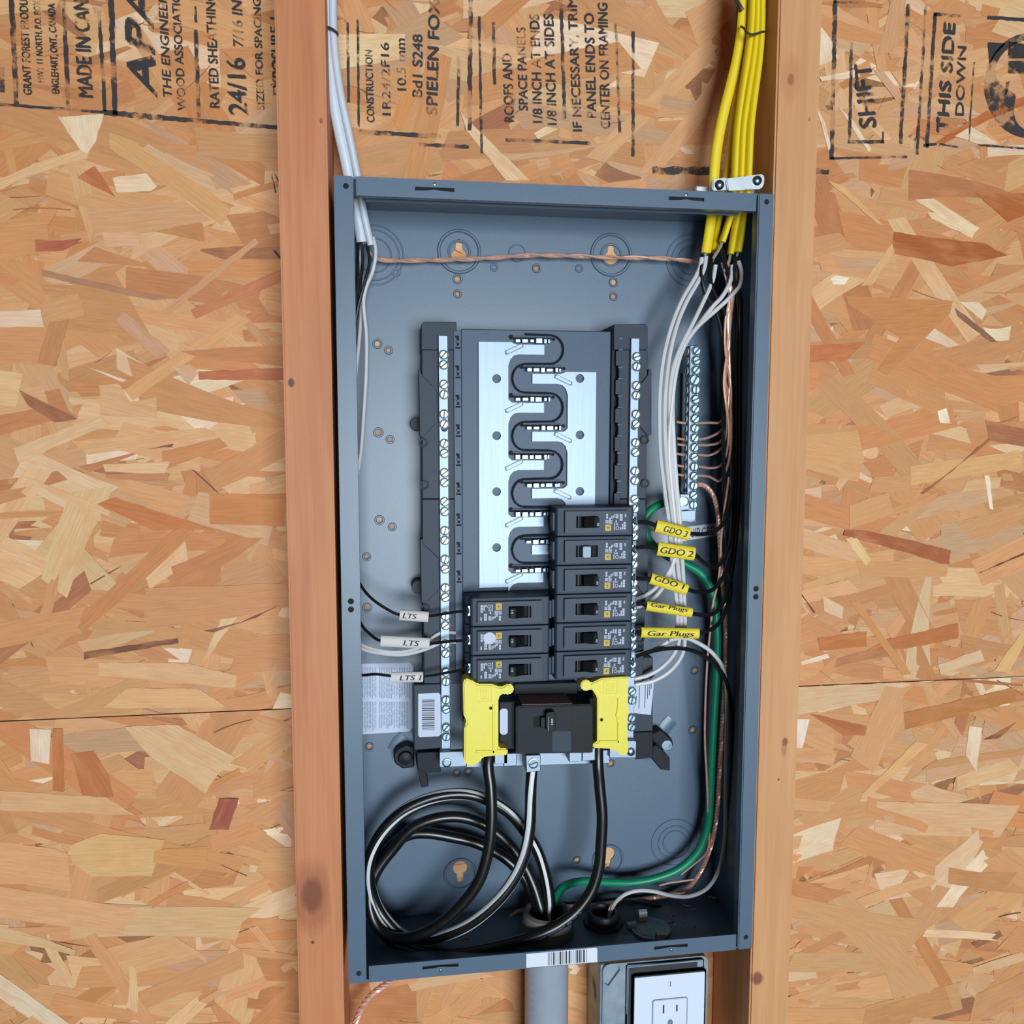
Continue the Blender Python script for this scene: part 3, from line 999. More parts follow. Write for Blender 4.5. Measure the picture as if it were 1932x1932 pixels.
# walls
for nm, bx_ in (('side_wall', (0, T, 0, D, 0, H)), ('side_wall', (W - T, W, 0, D, 0, H)), ('end_wall', (T, W - T, 2, D, H - T, H)), ('end_wall', (T, W - T, 2, D, 0, T))):
    part(box, nm, MB().box(*bx_), 'paint')
# side flanges with rolled edges, full height
FL = 15.0


def flange_v(x0, x1):
    return MB().box(x0, x1, -.6, 1.6, -.3, H + .3)


fl = part(box, 'side_flange', flange_v(0, 15.0), 'paint', bev=1.0, seg=2)
fr = part(box, 'side_flange', flange_v(348.4, W), 'paint', bev=1.0, seg=2)
# lips where the flanges fold back
part(fl, 'folded_lip', MB().box(13.8, 15.0, 1, 11, 1.5, H - 1.5), 'paint', bev=.4)
part(fr, 'folded_lip', MB().box(348.4, 349.6, 1, 11, 1.5, H - 1.5), 'paint', bev=.4)


def flange_h(z0, z1, slots):
    zs = [(z0 + z1) / 2]
    holes_ = []
    for (xa, xb, zc, sg) in slots:
        pts = [(xa, zc - 1.5), (xa + (xb - xa) * .3, zc - 1.1), ((xa + xb) / 2, zc - .3 * sg), (xa + (xb - xa) * .7, zc - 1.1), (xb, zc - 1.5), (xb, zc + 1.5), (xa, zc + 1.5)]
        holes_.append(pts)
    return plate_with_holes([(17.2, z0), (346.6, z0), (346.6, z1), (17.2, z1)], holes_, -.4, 1.2)


ft = part(box, 'end_flange', flange_h(652.6, H, [(62.8, 93.9, 659.6, 1), (270.6, 301, 660.2, 1)]), 'paint')
fb = part(box, 'end_flange', flange_h(0, 14.8, [(62.7, 93.9, 9.0, 1), (269.5, 300.7, 8.6, 1)]), 'paint')
for f_, z_ in ((ft, 660), (fb, 9)):
    for xm in (78.3, 285.5):
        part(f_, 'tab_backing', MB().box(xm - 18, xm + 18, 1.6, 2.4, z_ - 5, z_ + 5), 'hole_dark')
        part(f_, 'tab_rivet', MB().lathe((xm, -.4, z_ + (3.6 if z_ > 300 else -3.6)), (0, -1, 0), [(1.5, 0), (1.2, .5), (0.01, .7)], 10), 'zinc', smooth=True)
part(ft, 'folded_lip', MB().box(17.2, 346.6, 1, 6, 652.6, 653.8), 'paint')
part(ft, 'inner_lip', MB().box(24, 340, 20, 22, 654, 664), 'paint')
hm = finish('screw_hole', MB().lathe((0, 0, 0), (0, -1, 0), [(0.01, .05), (1.9, .05), (2.2, .12), (2.5, 0)], 16), 'hole_dark', (0, 0, 0))
for f_, pts in ((fl, ((9.3, 659.3), (8.7, 9.3), (7.5, 331), (7.5, 324.3))), (fr, ((355.6, 660.5), (355.8, 11.5), (356, 332.6), (356, 325.4)))):
    for x, z in pts:
        inst(f_, 'screw_hole', hm, (x, -.62, z), scale=(1, 1, 1) if 20 < z < 640 else (.9, 1, .9))

# stickers on the box
st = part(box, 'instruction_sticker', MB().prism_px([(660, 1253), (774, 1250), (780, 1258), (779, 1372), (772, 1380), (660, 1387)], D - T - .25, D - T), 'sticker', label='white instruction sheet with fine print')
pr = MB()
rl = random.Random(3)
for blk in ((668, 712, 1259, 1318), (716, 776, 1259, 1318), (668, 712, 1324, 1380), (716, 774, 1324, 1374)):
    u = blk[0]
    while u < blk[1] - 3:
        v = blk[2]
        while v < blk[3] - 6:
            ln = rl.uniform(5, 16)
            pr.prism_px([(u, v), (u + 1.1, v), (u + 1.1, min(blk[3], v + ln)), (u, min(blk[3], v + ln))], D - T - .3, D - T - .25)
            v += ln + rl.uniform(.8, 2)
        u += 3.1
part(st, 'fine_print', pr, 'print_grey', kind='stuff')
eq = part(box, 'ground_sticker', MB().prism_px([(1228, 1003), (1357, 986), (1357, 1010), (1230, 1030)], D - T - .25, D - T), 'sticker_bright', label='white sticker lettered EQUIP.GRD.')
a, b = Vector(at(1286, 1016, D - T - .35)), Vector(at(1353, 1009, D - T - .35))
e = (b - a).normalized()
part(eq, 'sticker_lettering', text_on(MB(), T_EQ, a, b, Vector((-e.z, 0, e.x)), 9.0), 'print_dark')
wp = [(1395, 1047), (1413, 1047), (1402, 1482), (1385, 1473)]


def atx(u, v, X):
    d = ray(u, v)
    t = (X - CAM[0]) / d[0]
    return (X, CAM[1] + d[1] * t, CAM[2] + d[2] * t)


XWALL = W - T - .2
q0, q1 = atx(1395, 1045, XWALL), atx(1388, 1478, XWALL)
ws = part(box, 'warning_sticker', MB().box(XWALL - .2, XWALL, 12, q0[1], q1[2], q0[2]), 'sticker_grey', label='grey printed sheet on the right inner wall')
pr = MB()
for k in range(30):
    z = q0[2] - 6 - k * (q0[2] - q1[2] - 12) / 30
    pr.box(XWALL - .3, XWALL - .2, 15, 15 + rl.uniform(8, 22), z - 1.4, z)
part(ws, 'fine_print', pr, 'print_dark', kind='stuff')
bs = part(box, 'barcode_sticker', MB().prism_px([(993, 1800), (1124, 1788), (1127, 1790), (1127, 1815), (993, 1826)], -.75, -.45), 'sticker_bright', label='white barcode sticker wrapped on the bottom rim')
pr = MB()
u = 1034.0
rb_ = random.Random(21)
for wdb in (1, 1, .8, 3, 1, 1, 3.4, 1, 1, 3, 3, 1, .8, 1, 3.4, 3, 1, 3.2, 1):
    v0 = 1797.5 - (u - 1034) * .09
    pr.prism_px([(u, v0), (u + wdb, v0), (u + wdb, v0 + 24), (u, v0 + 24)], -.85, -.75)
    u += wdb + rb_.choice((1.6, 2.2, 2.8))
part(bs, 'barcode', pr, 'print_dark', kind='stuff')

# ================================================================== the bus interior (moulded carrier, bus bars, neutral bars)
inr = thing('bus_interior', 'dark grey moulded carrier with tin-plated bus bars in the middle of the box', 'bus assembly', (170, D - T, 160))
YT = 55.0                                       # face of the tray
tray = part(inr, 'tray', MB().box(103.5, 238, YT, YT + 6, 200, 558.5), 'tray', bev=.8)
part(inr, 'tray_support', MB().box(110, 230, YT + 6, D - T, 205, 550), 'black_plastic')

# end posts and rails that carry the neutral bars
YR = 50.0
lc = MB()
lc.prism_px([(795, 612), (800, 607), (861, 607), (864, 660), (800, 660), (795, 660)], YR, D - T)
lc.prism_px([(796, 660), (862, 660), (866, 941), (797, 941)], YR + 1, D - T)
lc.prism_px([(797, 942), (864, 942), (868, 1290), (800, 1290), (799, 1149), (797, 1060)], YR + 1.4, D - T)
rail_l = part(inr, 'rail', lc, 'carrier', bev=.5)
rc = MB()
rc.prism_px([(1158, 612), (1218, 611), (1222, 616), (1222, 660), (1158, 660)], YR, D - T)
rc.prism_px([(1168, 660), (1222, 660), (1219, 941), (1164, 941)], YR + 1, D - T)
rc.prism_px([(1164, 942), (1218, 942), (1222, 1035), (1212, 1290), (1160, 1290)], YR + 1.4, D - T)
rail_r = part(inr, 'rail', rc, 'carrier', bev=.5)
# side wings with slanted shoulders
wl = [[(790, 697), (793, 697), (796, 707), (824, 736), (826, 795), (797, 826), (792, 822)],
      [(793, 1017), (797, 1017), (800, 1027), (828, 1054), (829, 1112), (801, 1140), (795, 1136)]]
for k, poly in enumerate(wl):
    part(rail_l, 'wing', MB().prism_px(poly, YR - 1.2, YR + 12), 'carrier', bev=.4)
wr = [[(1224, 696), (1229, 697), (1229, 820), (1223, 824), (1204, 800), (1206, 728), (1222, 708)]]
for poly in wr:
    part(rail_r, 'wing', MB().prism_px(poly, YR - 1.2, YR + 12), 'carrier', bev=.4)
part(rail_r, 'wing', MB().prism_px([(1200, 1020), (1219, 1034), (1223, 1040), (1222, 1118), (1213, 1120), (1198, 1100)], YR - 1.2, YR + 12), 'carrier', bev=.4)
for (rl_, u, v) in ((rail_l, 799, 835), (rail_l, 801, 915), (rail_l, 803, 1148), (rail_r, 1216, 830), (rail_r, 1217, 912), (rail_r, 1208, 1205)):
    c = at(u, v, YR)
    part(rl_, 'snap_notch', MB().lathe((c[0], YR + .6, c[2]), (0, -1, 0), [(2.6, 0), (2.6, 1.4), (4.2, 1.4), (4.2, 0)], 16), 'black_plastic')
for (u, v, du) in ((790, 800, -1), (792, 1108, -1)):
    c = at(u - 2, v, 75)
    part(rail_l, 'boss', MB().cyl((c[0], 75, c[2]), (0, 1, 0), 6.5, 17, 20), 'carrier', bev=.4)
# label pad at the foot of the left rail
pad = part(inr, 'label_pad', MB().prism_px([(780, 1292), (832, 1290), (834, 1412), (781, 1416)], YR - 1, D - T), 'carrier', bev=.8)
stk = part(pad, 'barcode_label', MB().prism_px([(789, 1309), (827, 1307), (831, 1311), (832, 1385), (828, 1389), (792, 1391), (789, 1387)], YR - 1.4, YR - 1), 'sticker', label='small white barcode label')
pr = MB()
v = 1319.0
rb_ = random.Random(8)
while v < 1378:
    h_ = rb_.choice((.9, .9, 1.4, 2.2))
    pr.prism_px([(796, v + .5), (820, v), (820, v + h_), (796, v + h_ + .5)], YR - 1.5, YR - 1.4)
    v += h_ + rb_.choice((1, 1.4, 1.9))
part(stk, 'barcode', pr, 'print_dark', kind='stuff')
pad = part(inr, 'label_pad', MB().prism_px([(1192, 1240), (1232, 1240), (1232, 1380), (1192, 1382)], YR + 8, D - T), 'carrier', bev=.8)
stk = part(pad, 'paper_label', MB().prism_px([(1194, 1275), (1235, 1274), (1228, 1349), (1194, 1345)], YR + 7.5, YR + 8), 'sticker', label='white paper label with black lines')
pr = MB()
for (u, va, vb) in ((1200, 1313, 1330), (1206, 1292, 1337), (1217, 1290, 1336), (1222, 1285, 1318), (1226, 1276, 1312), (1229, 1274, 1300), (1213, 1278, 1290)):
    pr.prism_px([(u, va), (u + 1.3, va), (u, vb), (u - 1.3, vb)], YR + 7.4, YR + 7.5)
part(stk, 'fine_print', pr, 'print_dark', kind='stuff')

# hook strips beside the tray, one catch per inch
PITCH = 25.4
ZROW = 541.0                                    # centre of the first left-hand tab
hs = part(inr, 'hook_strip', MB().box(96.5, 103.2, YT - 6, YT + 8, 255, 556), 'tray', bev=.4)
for k in range(9):
    z = 546.5 - k * PITCH - (2.0 if k > 5 else 0)
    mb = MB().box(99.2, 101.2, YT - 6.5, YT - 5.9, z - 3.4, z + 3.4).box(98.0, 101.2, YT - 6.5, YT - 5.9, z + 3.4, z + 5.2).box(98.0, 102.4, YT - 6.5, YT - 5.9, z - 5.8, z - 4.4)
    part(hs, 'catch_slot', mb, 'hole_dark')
    part(hs, 'catch', MB().box(98.6, 102.6, YT - 7.4, YT - 6, z - 1.0, z + 1.0), 'tray', bev=.2)
rs = part(inr, 'hook_strip', MB().box(238.2, 241, YT - 2, YT + 8, 255, 556).box(241.0, 247.5, YT + 4, YT + 8, 255, 556), 'black_plastic', bev=.3)
for k in range(12):
    z = 546.5 - k * PITCH
    part(rs, 'catch', MB().box(241.2, 246.8, YT - 5, YT + 4, z - 18.6, z - 5.6), 'carrier', bev=.4)
    part(rs, 'catch_tooth', MB().box(243.5, 247.4, YT - 5.6, YT - 1, z + 4.6, z + 6.0).box(243.5, 247.4, YT - 5.6, YT - 1, z - 5.4, z - 4.2), 'tray')

# bus bars: side strip + fingers that reach to the middle
YB = 52.0
XA0, XA1 = at(903.5, 800, YB)[0], at(959, 800, YB)[0]
XB0, XB1 = at(1071, 800, YB)[0], at(1124, 800, YB)[0]


def fillet(cx, cz, r, a0, a1, n=7):
    return [(cx + r * math.cos(a0 + (a1 - a0) * i / n), cz + r * math.sin(a0 + (a1 - a0) * i / n)) for i in range(n + 1)]


def finger_bar(x0, x1, tip, ztop, zbot, zfirst, n, sgn):
    """comb-shaped bar; sgn +1 fingers to the right"""
    P = []
    P += [(x0, zbot), (x0, ztop), (x1, ztop)]
    z = zfirst
    for k in range(n):
        P += [(x1 + sgn * 1.5, z + 6.5)] if k == 0 else [(x1, z + 7.5), (x1 + sgn * 3, z + 4.6)]
        P += [(x1 + sgn * 7, z + 4.4), (tip, z + 4.4), (tip, z - 4.2), (x1 + sgn * 9, z - 4.2), (x1 + sgn * 5, z - 5.2), (x1 + sgn * 1.8, z - 8.5), (x1, z - 14)]
        z -= 2 * PITCH
    P += [(x1, zbot)]
    return P


holesA = [axz(937, y, YB) for y in (714.5, 822, 927.5, 1033)]
holesB = [axz(1094, y, YB) for y in (714, 820.5, 927)]


def circ(c, r, n=20):
    return [(c[0] + r * math.cos(2 * PI * i / n), c[1] + r * math.sin(2 * PI * i / n)) for i in range(n)]


TIPA, TIPB = at(1027, 660, YB)[0], at(1004.5, 714, YB)[0]
busA = part(inr, 'bus_bar', plate_with_holes(finger_bar(XA0, XA1, TIPA, 547.2, 330, ZROW, 5, 1), [circ(c, 3.9) for c in holesA], YB, YB + 2.6), 'tin', label='left tin-plated bus bar with fingers')
busB = part(inr, 'bus_bar', plate_with_holes(finger_bar(XB1, XB0, TIPB, 522.0, 335, ZROW - PITCH, 4, -1), [circ(c, 3.9) for c in holesB], YB, YB + 2.6), 'tin', label='right tin-plated bus bar with fingers')
rp_ = [(6.2 * c_ + dx, dz + 2.8 * c_) for c_, dx, dz in ((-1, -.8, -.9), (-1, .7, -1.5), (1, 1.2, -.6), (1, 1.0, .9), (1, -.6, 1.4), (-1, -1.4, .6))]
rib = finish('rib', MB().prism(rp_, -1.1, .4), 'tin', (0, 0, 0), bev=.5, seg=2)
rps = finish('rib_slot', MB().prism([(x * 1.06 + (.5 if x > 0 else -.5), z * 1.1 + (.55 if z > x * .45 else -.55)) for x, z in rp_], -.08, .3), 'slot_dark', (0, 0, 0))
rnd = random.Random(4)


def stab(x, z, sgn):
    """one plug-on jaw: a row of small tin leaves standing off the finger"""
    mb = MB()
    xs = x
    for wq in (5.4, 6.6, 4.6, 7.2, 3.2, 2.2):
        hq = rnd.uniform(2.6, 4.4)
        mb.box(xs, xs + wq * .8, YB - rnd.uniform(2, 6), YB + 2, z - hq * .5, z + hq * .5)
        xs += wq + .35
    return mb


for k in range(5):
    z = ZROW - 2 * k * PITCH
    inst(busA, 'rib', rib, (at(970, 663, YB)[0], YB - .2, z + .4))
    inst(busA, 'rib_slot', rps, (at(970, 663, YB)[0], YB, z + .4))
    part(busA, 'plug_on_jaw', stab(at(972, 643, YB)[0], z + 7.3, 1), 'zinc', bev=.3)
for k in range(4):
    z = ZROW - PITCH - 2 * k * PITCH
    inst(busB, 'rib', rib, (at(1062.5, 718, YB)[0], YB - .2, z - .6), scale=(1, 1, -1))
    inst(busB, 'rib_slot', rps, (at(1062.5, 718, YB)[0], YB, z - .6), scale=(1, 1, -1))
    part(busB, 'plug_on_jaw', stab(at(993, 700, YB)[0], z + 7.6, -1), 'zinc', bev=.3)

# moulded barriers that wrap each finger tip: real low walls
for k in range(9):
    z = ZROW - k * PITCH
    if k % 2 == 0:
        x0, xe, s = at(990, 630, YT)[0], at(1062, 650, YT)[0], 1
    else:
        x0, xe, s = at(1045, 730, YT)[0], at(966, 700, YT)[0], -1
    r = 12.2
    path = [(x0, 0, z + 13.5), (xe - s * 11, 0, z + 13.0)]
    path += [(xe - s * 11 + s * 11 * math.sin(PI * i / 8), 0, z + .4 + 12.4 * math.cos(PI * i / 8)) for i in range(1, 9)]
    path += [(x0 + s * 6, 0, z - 12.2)]
    P = [Vector((p[0], YT - 1.6, p[2])) for p in path]
    mb = MB().tube(P, 1, 6, flat=((0, -1, 0), 3.2, .9))
    part(tray, 'barrier', mb, 'carrier', smooth=False)
    gx0, gx1 = (at(964, 635, YT)[0], at(1044, 637, YT)[0]) if s > 0 else (at(984, 690, YT)[0], at(1064, 686, YT)[0])
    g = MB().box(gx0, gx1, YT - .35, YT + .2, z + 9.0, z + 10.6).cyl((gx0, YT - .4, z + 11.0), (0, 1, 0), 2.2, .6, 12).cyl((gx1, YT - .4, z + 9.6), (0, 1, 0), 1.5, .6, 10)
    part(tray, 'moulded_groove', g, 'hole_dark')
    part(tray, 'rib_wall', MB().box(min(gx0, gx1) + 1, max(gx0, gx1) - 2, YT - 2.4, YT, z + 10.9, z + 12.0), 'tray', bev=.2)

# slotted terminal screw used all over the panel
sm = MB().lathe((0, 0, 0), (0, -1, 0), [(3.5, -1.0), (3.5, .9), (3.0, 1.5)], 16)
for sx in (-1, 1):
    pts = []
    for i in range(9):
        th = -1.33 + 2.66 * i / 8
        pts.append((sx * 3.0 * math.cos(th), 3.0 * math.sin(th)))
    sm.prism([(p[0] if abs(p[0]) > .65 else sx * .65, p[1]) for p in pts], -1.5, -.4)
nz_ = len(sm.f)
sm.cyl((0, -.9, 0), (0, 1, 0), 2.95, .6, 12)
sm.lathe((0, 0, 0), (0, -1, 0), [(3.5, .5), (4.3, .45), (4.3, .4)], 16)
screw_me = finish('terminal_screw', sm, 'zinc', (0, 0, 0), smooth=False)
screw_me.materials.append(MATS['slot_dark'])
for i_, p_ in enumerate(screw_me.polygons):
    if i_ >= nz_:
        p_.material_index = 1
rot_r = random.Random(12)


def screw_row(par, u_top, v_top, dz_list, x, y):
    for z in dz_list:
        inst(par, 'terminal_screw', screw_me, (x, y, z), rot=(0, rot_r.uniform(.1, 1.3), 0))


XN0, XN1 = at(828.5, 850, 48)[0], at(846, 850, 48)[0]
nb = part(inr, 'neutral_bar', MB().box(XN0, XN1, 47, 56, 172, 551.5), 'tin', bev=.4, label='left silver neutral bar with a long row of screws')
zs = []
z = 535.0
for k in range(15):
    if 166 < z - 8.4:
        zs += [z, z - 8.6]
    z -= PITCH
screw_row(nb, 0, 0, [q for q in zs if q > 178], (XN0 + XN1) / 2 + .4, 46.6)
for v in (808, 1128):
    c = at(839, v, 47)
    part(nb, 'bar_hole', MB().cyl((XN0 + 4.6, 46.9, c[2]), (0, 1, 0), 3.1, .2, 16), 'carrier')
XM0, XM1 = at(1187.5, 850, 48)[0], at(1203, 850, 48)[0]
nb = part(inr, 'neutral_bar', MB().box(XM0 - .2, XM1, 47, 56, 176, 552), 'tin', bev=.4, label='right silver neutral bar with screws beside the white wires')
screw_row(nb, 0, 0, [q + .5 for q in zs if q > 180], (XM0 + XM1) / 2 + 1.2, 46.6)
c = at(1193, 805, 47)
part(nb, 'bar_hole', MB().cyl((XM0 + 3.6, 46.9, c[2]), (0, 1, 0), 3.0, .2, 16), 'carrier')
# foot brackets, tie bars
fbk = MB().prism_px([(786, 1420), (832, 1418), (832, 1457), (800, 1459), (787, 1447)], 56, D - T)
foot = part(inr, 'mounting_foot', fbk, 'black_plastic', bev=.6)
part(foot, 'foot_pad', MB().prism_px([(742, 1425), (748, 1414), (766, 1404), (782, 1410), (782, 1448), (760, 1451), (745, 1441)], 80, D - T), 'black_plastic', bev=1.2)
part(foot, 'mounting_bolt', MB().lathe((at(765, 1431, 78)[0], 80, at(765, 1431, 78)[2]), (0, -1, 0), [(7, 0), (6, 3), (2.5, 4), (0.01, 4)], 16), 'black_plastic', smooth=True)
part(foot, 'strut', MB().prism_px([(785, 1440), (800, 1436), (809, 1484), (795, 1486)], 62, D - T), 'black_plastic', bev=.5)
fbk = MB().prism_px([(1192, 1382), (1232, 1380), (1232, 1430), (1200, 1433), (1192, 1425)], 56, D - T)
foot = part(inr, 'mounting_foot', fbk, 'black_plastic', bev=.6)
part(foot, 'foot_pad', MB().prism_px([(1226, 1385), (1247, 1376), (1268, 1394), (1271, 1406), (1262, 1418), (1244, 1414), (1228, 1416)], 78, D - T), 'black_plastic', bev=1.2)
part(foot, 'mounting_bolt', MB().lathe((at(1259, 1407, 76)[0], 78, at(1259, 1407, 76)[2]), (0, -1, 0), [(5, 0), (5, 1), (3.4, 1), (3.4, .2), (0.01, .2)], 16), 'zinc', smooth=False)
part(foot, 'strut', MB().prism_px([(1222, 1416), (1238, 1405), (1264, 1430), (1264, 1454), (1246, 1452)], 60, D - T), 'black_plastic', bev=.5)
for (u, v) in ((752, 1400), (1256, 1368)):
    c = at(u, v, D)
    part(back, 'embossed_slot', MB().tube([Vector((c[0] - 5, D - T - .2, c[2] - 8)), Vector((c[0], D - T - .4, c[2])), Vector((c[0] + 6, D - T - .2, c[2] + 6))], 4.5, 10, flat=((0, -1, 0), 1.6, 7)), 'paint', smooth=True)
tb = part(inr, 'tie_plate', MB().prism_px([(829, 1419), (876, 1417), (879, 1420), (880, 1446), (829, 1448)], 40, 46), 'tin', bev=.5)
c = at(843, 1439, 40)
part(tb, 'tie_screw', MB().lathe((c[0], 40, c[2]), (0, -1, 0), [(4.2, 0), (4, 1.2), (3.2, 1.4), (2.8, .6), (0.01, .6)], 18), 'zinc')
tb = part(inr, 'tie_plate', MB().prism_px([(1150, 1399), (1198, 1397), (1201, 1400), (1200, 1430), (1150, 1430)], 40, 46), 'tin', bev=.5)
c = at(1190, 1418, 40)
part(tb, 'tie_screw', MB().lathe((c[0], 40, c[2]), (0, -1, 0), [(4, 0), (3.6, 1.8), (2, 2.6), (0.01, 2.8)], 18), 'zinc', smooth=True)
part(inr, 'neutral_strap', MB().prism_px([(880, 1424), (1150, 1415), (1150, 1440), (880, 1448)], 46, 50), 'tin', bev=.4)

# ================================================================== plug-on circuit breakers
# prototype is drawn lying to the right of its inner end: local x 0..72, y as in the box, z -12.7..12.7
def local_mesh(name, mb, m, bev=0.0, smooth=False, seg=1):
    return finish(name, mb, m, (0, 0, 0), bev, smooth, seg)


bz = 12.3
bb = MB().extr([(p[0], p[1], -bz) for p in ((0, 50), (0, 23), (1.5, 20.5), (68, 20.5), (69.4, 22), (69.4, 29), (73, 33), (73, 47), (64, 50))], (0, 0, 2 * bz))
BODY = local_mesh('body', bb, 'breaker', bev=.5)
# notches at the inner end that show as dark gaps between breakers
NOTCH = local_mesh('end_tab', MB().box(-2.2, 0.2, 24, 34, -8, 8), 'breaker', bev=.4)
fx0, fx1, fz = 7.6, 63.8, 9.4
wx0, wx1, wz = 17.2, 36.6, 5.1
fc = plate_with_holes([(fx0, -fz), (fx1, -fz), (fx1, fz), (fx0, fz)], [[(wx0, -wz), (wx1, -wz), (wx1, wz), (wx0, wz)]], 16.6, 20.5)
FACE = local_mesh('face_plate', fc, 'breaker_face', bev=.35)
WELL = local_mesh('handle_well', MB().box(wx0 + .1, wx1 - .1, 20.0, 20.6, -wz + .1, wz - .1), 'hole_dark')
HANDLE = local_mesh('handle', MB().extr([(p[0], p[1], -4.5) for p in ((22.6, 20.2), (24.4, 14.2), (32.4, 10.0), (36.2, 10.6), (36.3, 20.2))], (0, 0, 9)), 'breaker_handle', bev=.5, seg=2)
HANDLE_MID = local_mesh('handle', MB().extr([(p[0], p[1], -4.7) for p in ((21.6, 20.2), (22.4, 11.4), (29.0, 11.0), (30.2, 20.2))], (0, 0, 9.4)), 'handle_sky_glint', bev=.5, seg=2)
WIN = local_mesh('window_edge', MB().box(18.9, 19.6, 16.4, 20, -wz, wz), 'breaker_face')


def bpx(x, y):
    """print positions measured on the first right-hand breaker -> local x,z"""
    u, v = 1040 + x / 10.733, 940 + y / 10.733
    p = at(u, v, 16.5)
    return p[0] - 181.6, p[2] - 391.5


pr = MB()
RECT = [(1115, 315, 1150, 420, 0), (1175, 395, 1205, 440, 0), (1215, 365, 1240, 420, 0), (1250, 345, 1266, 400, 0), (1280, 320, 1296, 400, 0), (1310, 320, 1362, 412, 3),
        (1390, 320, 1447, 465, 3), (1490, 320, 1522, 385, 2), (1100, 440, 1165, 512, 3), (1175, 440, 1238, 520, 3), (1305, 450, 1330, 500, 0), (1275, 500, 1291, 560, 0),
        (1310, 510, 1362, 545, 2), (1270, 560, 1287, 652, 0), (1390, 590, 1422, 640, 2), (1430, 520, 1450, 640, 0), (1465, 480, 1512, 640, 3)]
for (xa, ya, xb, yb, st_) in RECT:
    n = max(1, st_)
    for k in range(n):
        a0, a1 = xa + (xb - xa) * k / n, xa + (xb - xa) * (k + (1 if n == 1 else .72)) / n
        (x0, z0), (x1, z1) = bpx(a0, ya), bpx(a1, yb)
        m_ = 3 if n > 1 else 2
        for j in range(m_):
            za, zb = z0 + (z1 - z0) * j / m_, z0 + (z1 - z0) * (j + .84) / m_
            pr.box(x0, x1, 16.52, 16.6, zb, za)
cx_, cz_ = bpx(1340, 602)
pr.lathe((cx_, 16.6, cz_), (0, -1, 0), [(1.1, 0), (1.1, .08), (1.6, .08), (1.6, 0)], 14)
PRINT = local_mesh('face_print', pr, 'print_white')
(x0, z0), (x1, z1) = bpx(1095, 535), bpx(1210, 660)
lg = plate_with_holes([(x0, z1), (x1, z1), (x1, z0), (x0, z0)], [[(x0 + .9, z1 + 1.0), (x1 - .9, z1 + 1.0), (x1 - .9, z0 - .9), (x0 + .9, z0 - .9)]], 16.5, 16.6)
xm, zm = (x0 + x1) / 2, (z0 + z1) / 2
lg.v += []
lg2 = plate_with_holes([(xm - 1.5, zm - 1.5), (xm + 1.5, zm - 1.5), (xm + 1.5, zm + 1.5), (xm - 1.5, zm + 1.5)], [[(xm - .7, zm - .7), (xm + .7, zm - .7), (xm + .7, zm + .7), (xm - .7, zm + .7)]], 16.5, 16.6)
lg.add(lg2.v, lg2.f)
LOGO = local_mesh('square_emblem', lg, 'print_yellow')
N20 = local_mesh('rating_number', text_on(MB(), T_20, (35.6, 10.0, -3.0), (35.6, 10.0, -.2), (-1, -.12, 0), 1.7), 'print_white')
N15 = local_mesh('rating_number', text_on(MB(), T_15, (35.6, 10.0, -3.0), (35.6, 10.0, -.2), (-1, -.12, 0), 1.7), 'print_white')
GRIP = local_mesh('terminal_clamp', MB().box(67.5, 71.5, 25, 31, -5, 4).cyl((71, 27.5, -.5), (1, -.35, 0), 3.6, 2.4, 14), 'zinc', bev=.4)
JAW = local_mesh('bus_jaw', MB().box(3, 12, 42, 52, 2, 6).box(3, 12, 42, 52, -6, -2), 'zinc', bev=.3)


def breaker(x, z, flip, label, group, number, tripped=False, spot=False):
    t = thing('circuit_breaker', label, 'circuit breaker', (x, 0, z), group)
    if flip:
        t.rotation_euler = (0, PI, 0)
    lst = [('body', BODY), ('end_tab', NOTCH), ('handle_well', WELL), ('face_print', PRINT), ('terminal_clamp', GRIP), ('bus_jaw', JAW)]
    for nm, me in lst:
        o = bpy.data.objects.new(nm, me)
        COL.objects.link(o)
        o.parent = t
    f_ = bpy.data.objects.new('face_plate', FACE)
    COL.objects.link(f_)
    f_.parent = t
    for nm, me in (('square_emblem', LOGO), ('window_edge', WIN)):
        o = bpy.data.objects.new(nm, me)
        COL.objects.link(o)
        o.parent = f_
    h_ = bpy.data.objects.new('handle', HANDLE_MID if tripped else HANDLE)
    COL.objects.link(h_)
    h_.parent = t
    if tripped:
        h_['label'] = 'handle standing in the middle position, its sky reflection painted pale grey'
    else:
        o = bpy.data.objects.new('rating_number', number)
        COL.objects.link(o)
        o.parent = h_
    if spot:
        sp = bpy.data.objects.new('paint_dab', DAB)
        COL.objects.link(sp)
        sp.parent = f_
    return t


DAB = local_mesh('paint_dab', MB().cyl((53.5, 16.3, -3.2), (0, 1, 0), 5.4, .3, 18), 'print_white')
RB = ['circuit breaker at the top of the right-hand row, wired to tag GDO 3', 'circuit breaker with centred handle, its sky reflection painted pale, wired to tag GDO 2',
      'circuit breaker third from top of the right-hand row, wired to tag GDO 1', 'circuit breaker, fourth down on the right, wired to upper Gar Plugs tag',
      'circuit breaker, fifth down on the right, wired to lower Gar Plugs tag', 'bottom circuit breaker of the right-hand row, just above the yellow lug cover']
LB = ['top circuit breaker of the left-hand row of three', 'middle circuit breaker of the left-hand row, with a pale blot on its face', 'bottom circuit breaker of the left-hand row, above the left yellow lug cover']
for k in range(6):
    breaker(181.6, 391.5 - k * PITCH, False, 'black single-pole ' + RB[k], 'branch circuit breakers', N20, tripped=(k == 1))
for k in range(3):
    breaker(177.0, 314.4 - k * PITCH, True, 'black single-pole ' + LB[k], 'branch circuit breakers', N15, spot=(k == 1))

